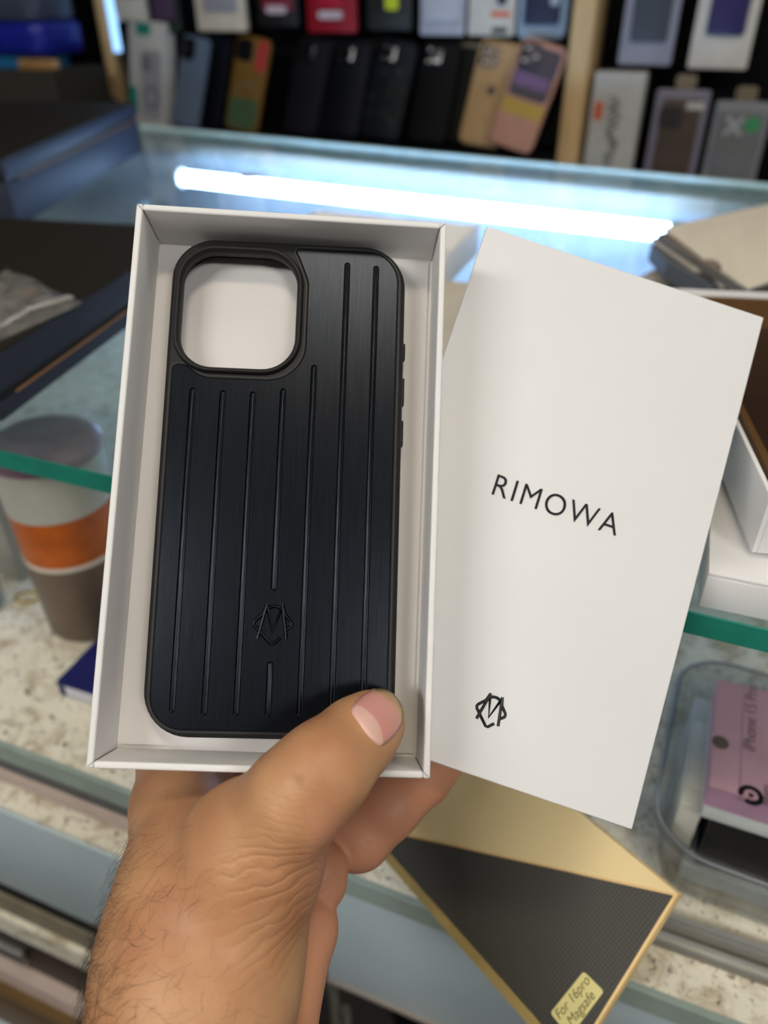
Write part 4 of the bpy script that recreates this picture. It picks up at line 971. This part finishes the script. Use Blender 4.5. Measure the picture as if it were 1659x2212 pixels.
mkpack(1335, 1449, 140, M_('pack_lavender_clear', (142, 142, 156), 0.35), M_('pack_slate', (66, 70, 78), 0.35), (0.16, 0.86, 0.13, 0.97), 'lavender grey clear case pack with slate case right of the post', h=0.24)
mkpack(1484, 1612, 148, M_('pack_cream_frame', (204, 198, 186), 0.5), M_('pack_purple', (52, 46, 92), 0.3), (0.20, 0.84, 0.18, 0.97), 'cream framed case pack with purple case', h=0.24)
# boxes on the right ledge
def xzr(px, py, y): return WY(px, py, y)
def stand_box(pxl, pxr, pyt, y, dep, cardm, winm, win, label, extra=None, tab=True):
    z0 = LZ - 0.055; a = WY(pxl, pyt, y).x; b = WY(pxr, pyt, y).x; h = WY((pxl + pxr) / 2, pyt, y).z - z0; w = b - a
    t = empty('case_pack', T((a + b) / 2, y + dep, z0 + 0.0003)); tag(t, label, 'case pack'); R = Matrix.Rotation(math.pi / 2, 4, 'X')
    slab('carton', rr(w, h, 0.004, 4, 0, h / 2), 0, dep, cardm, t, R, bev=0.001)
    if winm is not None:
        wx0, wx1, wz0, wz1 = win; slab('inner_case', rr(w * (wx1 - wx0), h * (wz1 - wz0), 0.006, 5, w * ((wx0 + wx1) / 2 - 0.5), h * (wz0 + wz1) / 2), dep + 0.0002, dep + 0.003, winm, t, R, bev=0.001)
    if tab: slab('hang_tab', rr(0.03, 0.02, 0.006, 5, 0, h + 0.0105), dep * 0.4, dep * 0.4 + 0.0015, M_('tab_gold_clear', (120, 108, 88), 0.4), t, R)
    if extra: extra(t, w, h, dep, R)
def script_marks(t, w, h, d, R):
    slab('orange_label', rr(0.013, 0.026, 0.002, 3, -w * 0.34, h * 0.70), d + 0.0002, d + 0.0006, M_('orange_stamp', (196, 84, 36), 0.5), t, R)
    r_ = random.Random(3); bm = bmesh.new()
    for k in range(16):
        z = h * (0.82 - 0.035 * k); x = r_.uniform(-0.010, 0.006) - 0.004
        tube(bm, [(x, -d - 0.0008, z), (x + r_.uniform(0.006, 0.016), -d - 0.0008, z - 0.004), (x + r_.uniform(0.0, 0.006), -d - 0.0008, z - 0.010)], 0.0013, 5)
    link('brush_marks', frombm(bm, 'brush_marks'), M_('black_brush', (26, 28, 30), 0.5), t)
def green_mark(t, w, h, d, R):
    slab('green_sticker', rr(0.020, 0.020, 0.007, 5, w * 0.22, h * 0.80), d + 0.0032, d + 0.0036, M_('green_sticker', (60, 150, 96), 0.5), t, R)
    slab('cross_print', rr(0.034, 0.006, 0.002, 3), 0, 0.0004, M_('pale_print', (170, 174, 178), 0.5), t, R @ T(-w * 0.10, h * 0.78, d + 0.0032) @ Matrix.Rotation(0.8, 4, 'Z'))
    slab('cross_print', rr(0.034, 0.006, 0.002, 3), 0.0004, 0.0008, _mats['pale_print'], t, R @ T(-w * 0.10, h * 0.78, d + 0.0032) @ Matrix.Rotation(-0.8, 4, 'Z'))
def small_label(t, w, h, d, R): slab('white_label', rr(0.026, 0.010, 0.001, 3, w * 0.26, h * 0.87), d + 0.0032, d + 0.0036, M_('label_white_b', (190, 188, 186), 0.5), t, R); slab('camera_patch', rr(0.034, 0.030, 0.008, 5, -w * 0.16, h * 0.76), d + 0.0032, d + 0.004, M_('dark_patch', (52, 46, 50), 0.4), t, R)
stand_box(1286, 1398, 158, 1.39, 0.045, M_('tall_white_carton', (184, 184, 178), 0.5), None, None, 'tall white carton with black brush marks and orange stamp', script_marks, tab=False)
stand_box(1420, 1538, 196, 1.40, 0.020, M_('pack_lilac_grey', (128, 124, 140), 0.4), M_('pack_brown_case', (78, 66, 56), 0.45), (0.14, 0.88, 0.04, 0.93), 'lilac grey case pack with brown case and white label', small_label)
stand_box(1548, 1672, 222, 1.39, 0.020, M_('pack_smoke_grey', (136, 138, 146), 0.4), M_('pack_smoke_inner', (116, 118, 120), 0.4), (0.10, 0.92, 0.03, 0.93), 'smoke grey case pack with pale cross and green sticker', green_mark)

# leaning phone cases
camera_glass = M_('lens_glass', (14, 14, 18), 0.15)
def phone(pxb, pyb, y, roll, tilt, yaw, body_m, label, w=0.076, h=0.158, plate_m=None, extra=None, ledge=LZ):
    p = WY(pxb, pyb, y)
    mw = T(p.x, y, ledge + 0.0005) @ Matrix.Rotation(yaw, 4, 'Z') @ Matrix.Rotation(-tilt, 4, 'X') @ Matrix.Rotation(roll, 4, 'Y') @ Matrix.Rotation(math.pi / 2, 4, 'X')
    # keep the lowest corner on the ledge
    low = min((mw @ Vector((sx * w / 2, 0.0, zz))).z for sx in (-1, 1) for zz in (0, 0.011)); mw = T(0, 0, ledge + 0.0006 - low) @ mw
    body_m.node_tree.nodes['Principled BSDF'].inputs['Specular IOR Level'].default_value = 0.12
    t = empty('leaning_case', mw); tag(t, label, 'phone case')
    slab('shell', rr(w, h, 0.013, 6, 0, h / 2), 0, 0.011, body_m, t, bev=0.0025)
    pm = plate_m or camera_glass
    slab('camera_plate', rr(0.036, 0.037, 0.010, 5, -w / 2 + 0.022, h - 0.024), 0.0112, 0.0135, pm, t, bev=0.0008)
    for dx, dy in ((-0.008, 0.009), (-0.008, -0.009), (0.009, 0.0)):
        lathe('lens', [(0.0062, 0), (0.0062, 0.0025), (0.004, 0.0028)], camera_glass, t, T(-w / 2 + 0.022 + dx, h - 0.024 + dy, 0.0137), n=16)
    if extra: extra(t, w, h)
    return t
def stripes(t, w, h):
    slab('yellow_band', rr(w - 0.006, 0.022, 0.001, 3, 0, 0.060), 0.0112, 0.0116, M_('yellow_print', (176, 146, 40), 0.5), t)
    slab('dark_print', rr(w - 0.010, 0.075, 0.008, 4, 0, 0.112), 0.01105, 0.0111, M_('plum_print', (48, 38, 58), 0.5), t)
    slab('purple_band', rr(w - 0.02, 0.018, 0.004, 4, 0, 0.100), 0.0112, 0.0116, M_('violet_print', (108, 74, 128), 0.5), t)
def magring(t, w, h):
    bm = bmesh.new(); a = [ring(bm, [(r * math.cos(x), 0.062 + r * math.sin(x)) for x in np.linspace(0, 2 * math.pi, 29)[:-1]], 0.0113) for r in (0.017, 0.022)]; loft(bm, a[0], a[1])
    link('magnet_ring', frombm(bm, 'magnet_ring'), M_('dim_ring', (96, 96, 74), 0.5), t)
def redcorner(t, w, h): magring(t, w, h); slab('red_patch', rr(0.022, 0.05, 0.006, 4, w / 2 - 0.014, h - 0.03), 0.0111, 0.0116, M_('red_patch', (168, 44, 44), 0.5), t); slab('green_patch', rr(w - 0.01, 0.05, 0.008, 4, 0, 0.03), 0.0111, 0.0114, M_('green_patch', (60, 86, 58), 0.5), t)
def spot(t, w, h): lathe('round_mark', [(0.008, 0), (0.008, 0.0003)], M_('dark_brown_mark', (70, 54, 40), 0.5), t, T(0, 0.085, 0.0112), n=20)
def hearts(t, w, h):
    r_ = random.Random(5)
    for k in range(11):
        x, y = r_.uniform(-0.03, 0.03), r_.uniform(0.02, 0.115)
        c = [(70, 96, 78), (96, 92, 60), (66, 84, 104)][k % 3]
        pts = [(0.0060 * math.sin(a) ** 3, 0.0058 * (0.81 * math.cos(a) - 0.31 * math.cos(2 * a) - 0.125 * math.cos(3 * a)), 0) for a in np.linspace(0, 2 * math.pi, 21)[:-1]]
        tubeobj('heart_outline', pts, 0.0005, M_('holo_%d' % (k % 3), c, 0.3, metal=0.5), t, T(x, y, 0.0114), n=5, closed=True)
def goldtop(t, w, h): slab('gold_band', rr(w - 0.008, 0.008, 0.003, 4, 0.0, h - 0.006), 0.0111, 0.0116, M_('old_gold', (92, 80, 50), 0.4), t)
G = None
phone(404, 268, 1.40, 0.10, 0.30, -0.25, M_('steel_blue_case', (92, 108, 128), 0.45), 'steel blue phone case beside the white and teal carton', w=0.072)
phone(452, 272, 1.425, 0.10, 0.28, -0.25, M_('midnight_case', (12, 15, 24), 0.5), 'midnight blue case behind the steel blue case', w=0.074)
phone(478, 272, 1.447, 0.10, 0.26, -0.25, M_('rust_edge_case', (60, 36, 28), 0.5), 'rust brown case leaning behind the midnight blue one', w=0.074)
phone(525, 278, 1.40, 0.12, 0.30, -0.1, M_('amber_case', (116, 86, 40), 0.5), 'amber case with red corner and green base', extra=redcorner, w=0.074)
phone(650, 288, 1.40, 0.12, 0.30, -0.1, M_('smoke_case', (20, 20, 26), 0.6), 'dark smoke case with mauve top edge', w=0.071)
phone(672, 286, 1.425, 0.12, 0.28, -0.1, M_('mauve_dim_case', (40, 30, 40), 0.5), 'dim mauve case tucked behind the smoke case', w=0.074)
phone(738, 296, 1.40, 0.08, 0.30, -0.05, M_('ink_navy_case', (9, 12, 20), 0.5), 'ink navy case left of the heart patterned case', w=0.071)
phone(768, 294, 1.425, 0.10, 0.28, -0.05, M_('umber_case', (26, 22, 20), 0.6), 'umber brown case behind the ink navy case', w=0.071)
phone(822, 300, 1.40, 0.12, 0.30, -0.05, M_('heart_case', (17, 22, 30), 0.5), 'dark slate case with shiny heart outlines', extra=hearts)
phone(922, 306, 1.40, 0.08, 0.30, 0.0, M_('jet_case', (8, 9, 12), 0.6), 'jet black case left of the tan case', w=0.071)
phone(958, 304, 1.425, 0.10, 0.28, 0.0, M_('olive_black_case', (18, 19, 15), 0.6), 'olive black case with gold top band', extra=goldtop)
phone(1036, 312, 1.395, 0.12, 0.30, 0.0, M_('tan_case', (176, 146, 106), 0.45), 'tan phone case with small dark round mark', plate_m=M_('tan_plate', (140, 118, 90), 0.4), extra=spot, w=0.074)
phone(1066, 308, 1.425, 0.12, 0.28, 0.0, M_('graphite_case', (26, 27, 32), 0.6), 'graphite case just behind the tan case', w=0.071)
phone(1100, 328, 1.365, 0.24, 0.28, 0.0, M_('rose_case', (186, 142, 126), 0.45), 'rose case with yellow band and purple picture', extra=stripes, w=0.076, plate_m=M_('plum_plate', (40, 34, 48), 0.4))
phone(1150, 325, 1.445, 0.10, 0.28, 0.0, M_('teal_black_case', (16, 22, 26), 0.6), 'teal black case behind the rose case', extra=goldtop)
# white and teal carton
pc_ = WY(312, 255, 1.40)
wc = empty('case_carton', T(pc_.x + 0.004, 1.40, LZ + 0.0009) @ Matrix.Rotation(-0.22, 4, 'Z') @ Matrix.Rotation(-0.16, 4, 'X') @ Matrix.Rotation(0.05, 4, 'Y')); tag(wc, 'white and teal carton with a grey phone drawing by the post', 'carton')
box('carton', (-0.050, 0, 0.004), (0.046, 0.03, 0.182), M_('carton_white', (188, 188, 186), 0.5), wc, bevel=0.001)
teal = M_('teal_print', (30, 130, 116), 0.5); RX = Matrix.Rotation(math.pi / 2, 4, 'X')
slab('teal_patch', rr(0.04, 0.02, 0.004, 4, -0.008, 0.168), 0, 0.0004, teal, wc, T(0, -0.0002, 0) @ RX)
slab('teal_foot', rr(0.022, 0.05, 0.006, 4, -0.038, 0.045), 0, 0.0004, teal, wc, T(0, -0.0002, 0) @ RX)
slab('phone_drawing', rr(0.058, 0.120, 0.012, 5, 0.012, 0.075), 0, 0.0003, M_('drawing_grey', (150, 150, 156), 0.5), wc, T(0, -0.0002, 0) @ RX)
bm = bmesh.new(); a = [ring(bm, [(0.014 + r * math.cos(x), 0.055 + r * math.sin(x)) for x in np.linspace(0, 2 * math.pi, 29)[:-1]], 0.0006) for r in (0.014, 0.022)]; loft(bm, a[0], a[1])
link('ring_drawing', frombm(bm, 'ring_drawing'), M_('drawing_dark', (110, 110, 120), 0.5), wc, T(0, -0.0002, 0) @ RX)
slab('camera_drawing', rr(0.026, 0.028, 0.008, 5, 0.0, 0.112), 0.0004, 0.0007, _mats['drawing_dark'], wc, T(0, -0.0002, 0) @ RX)
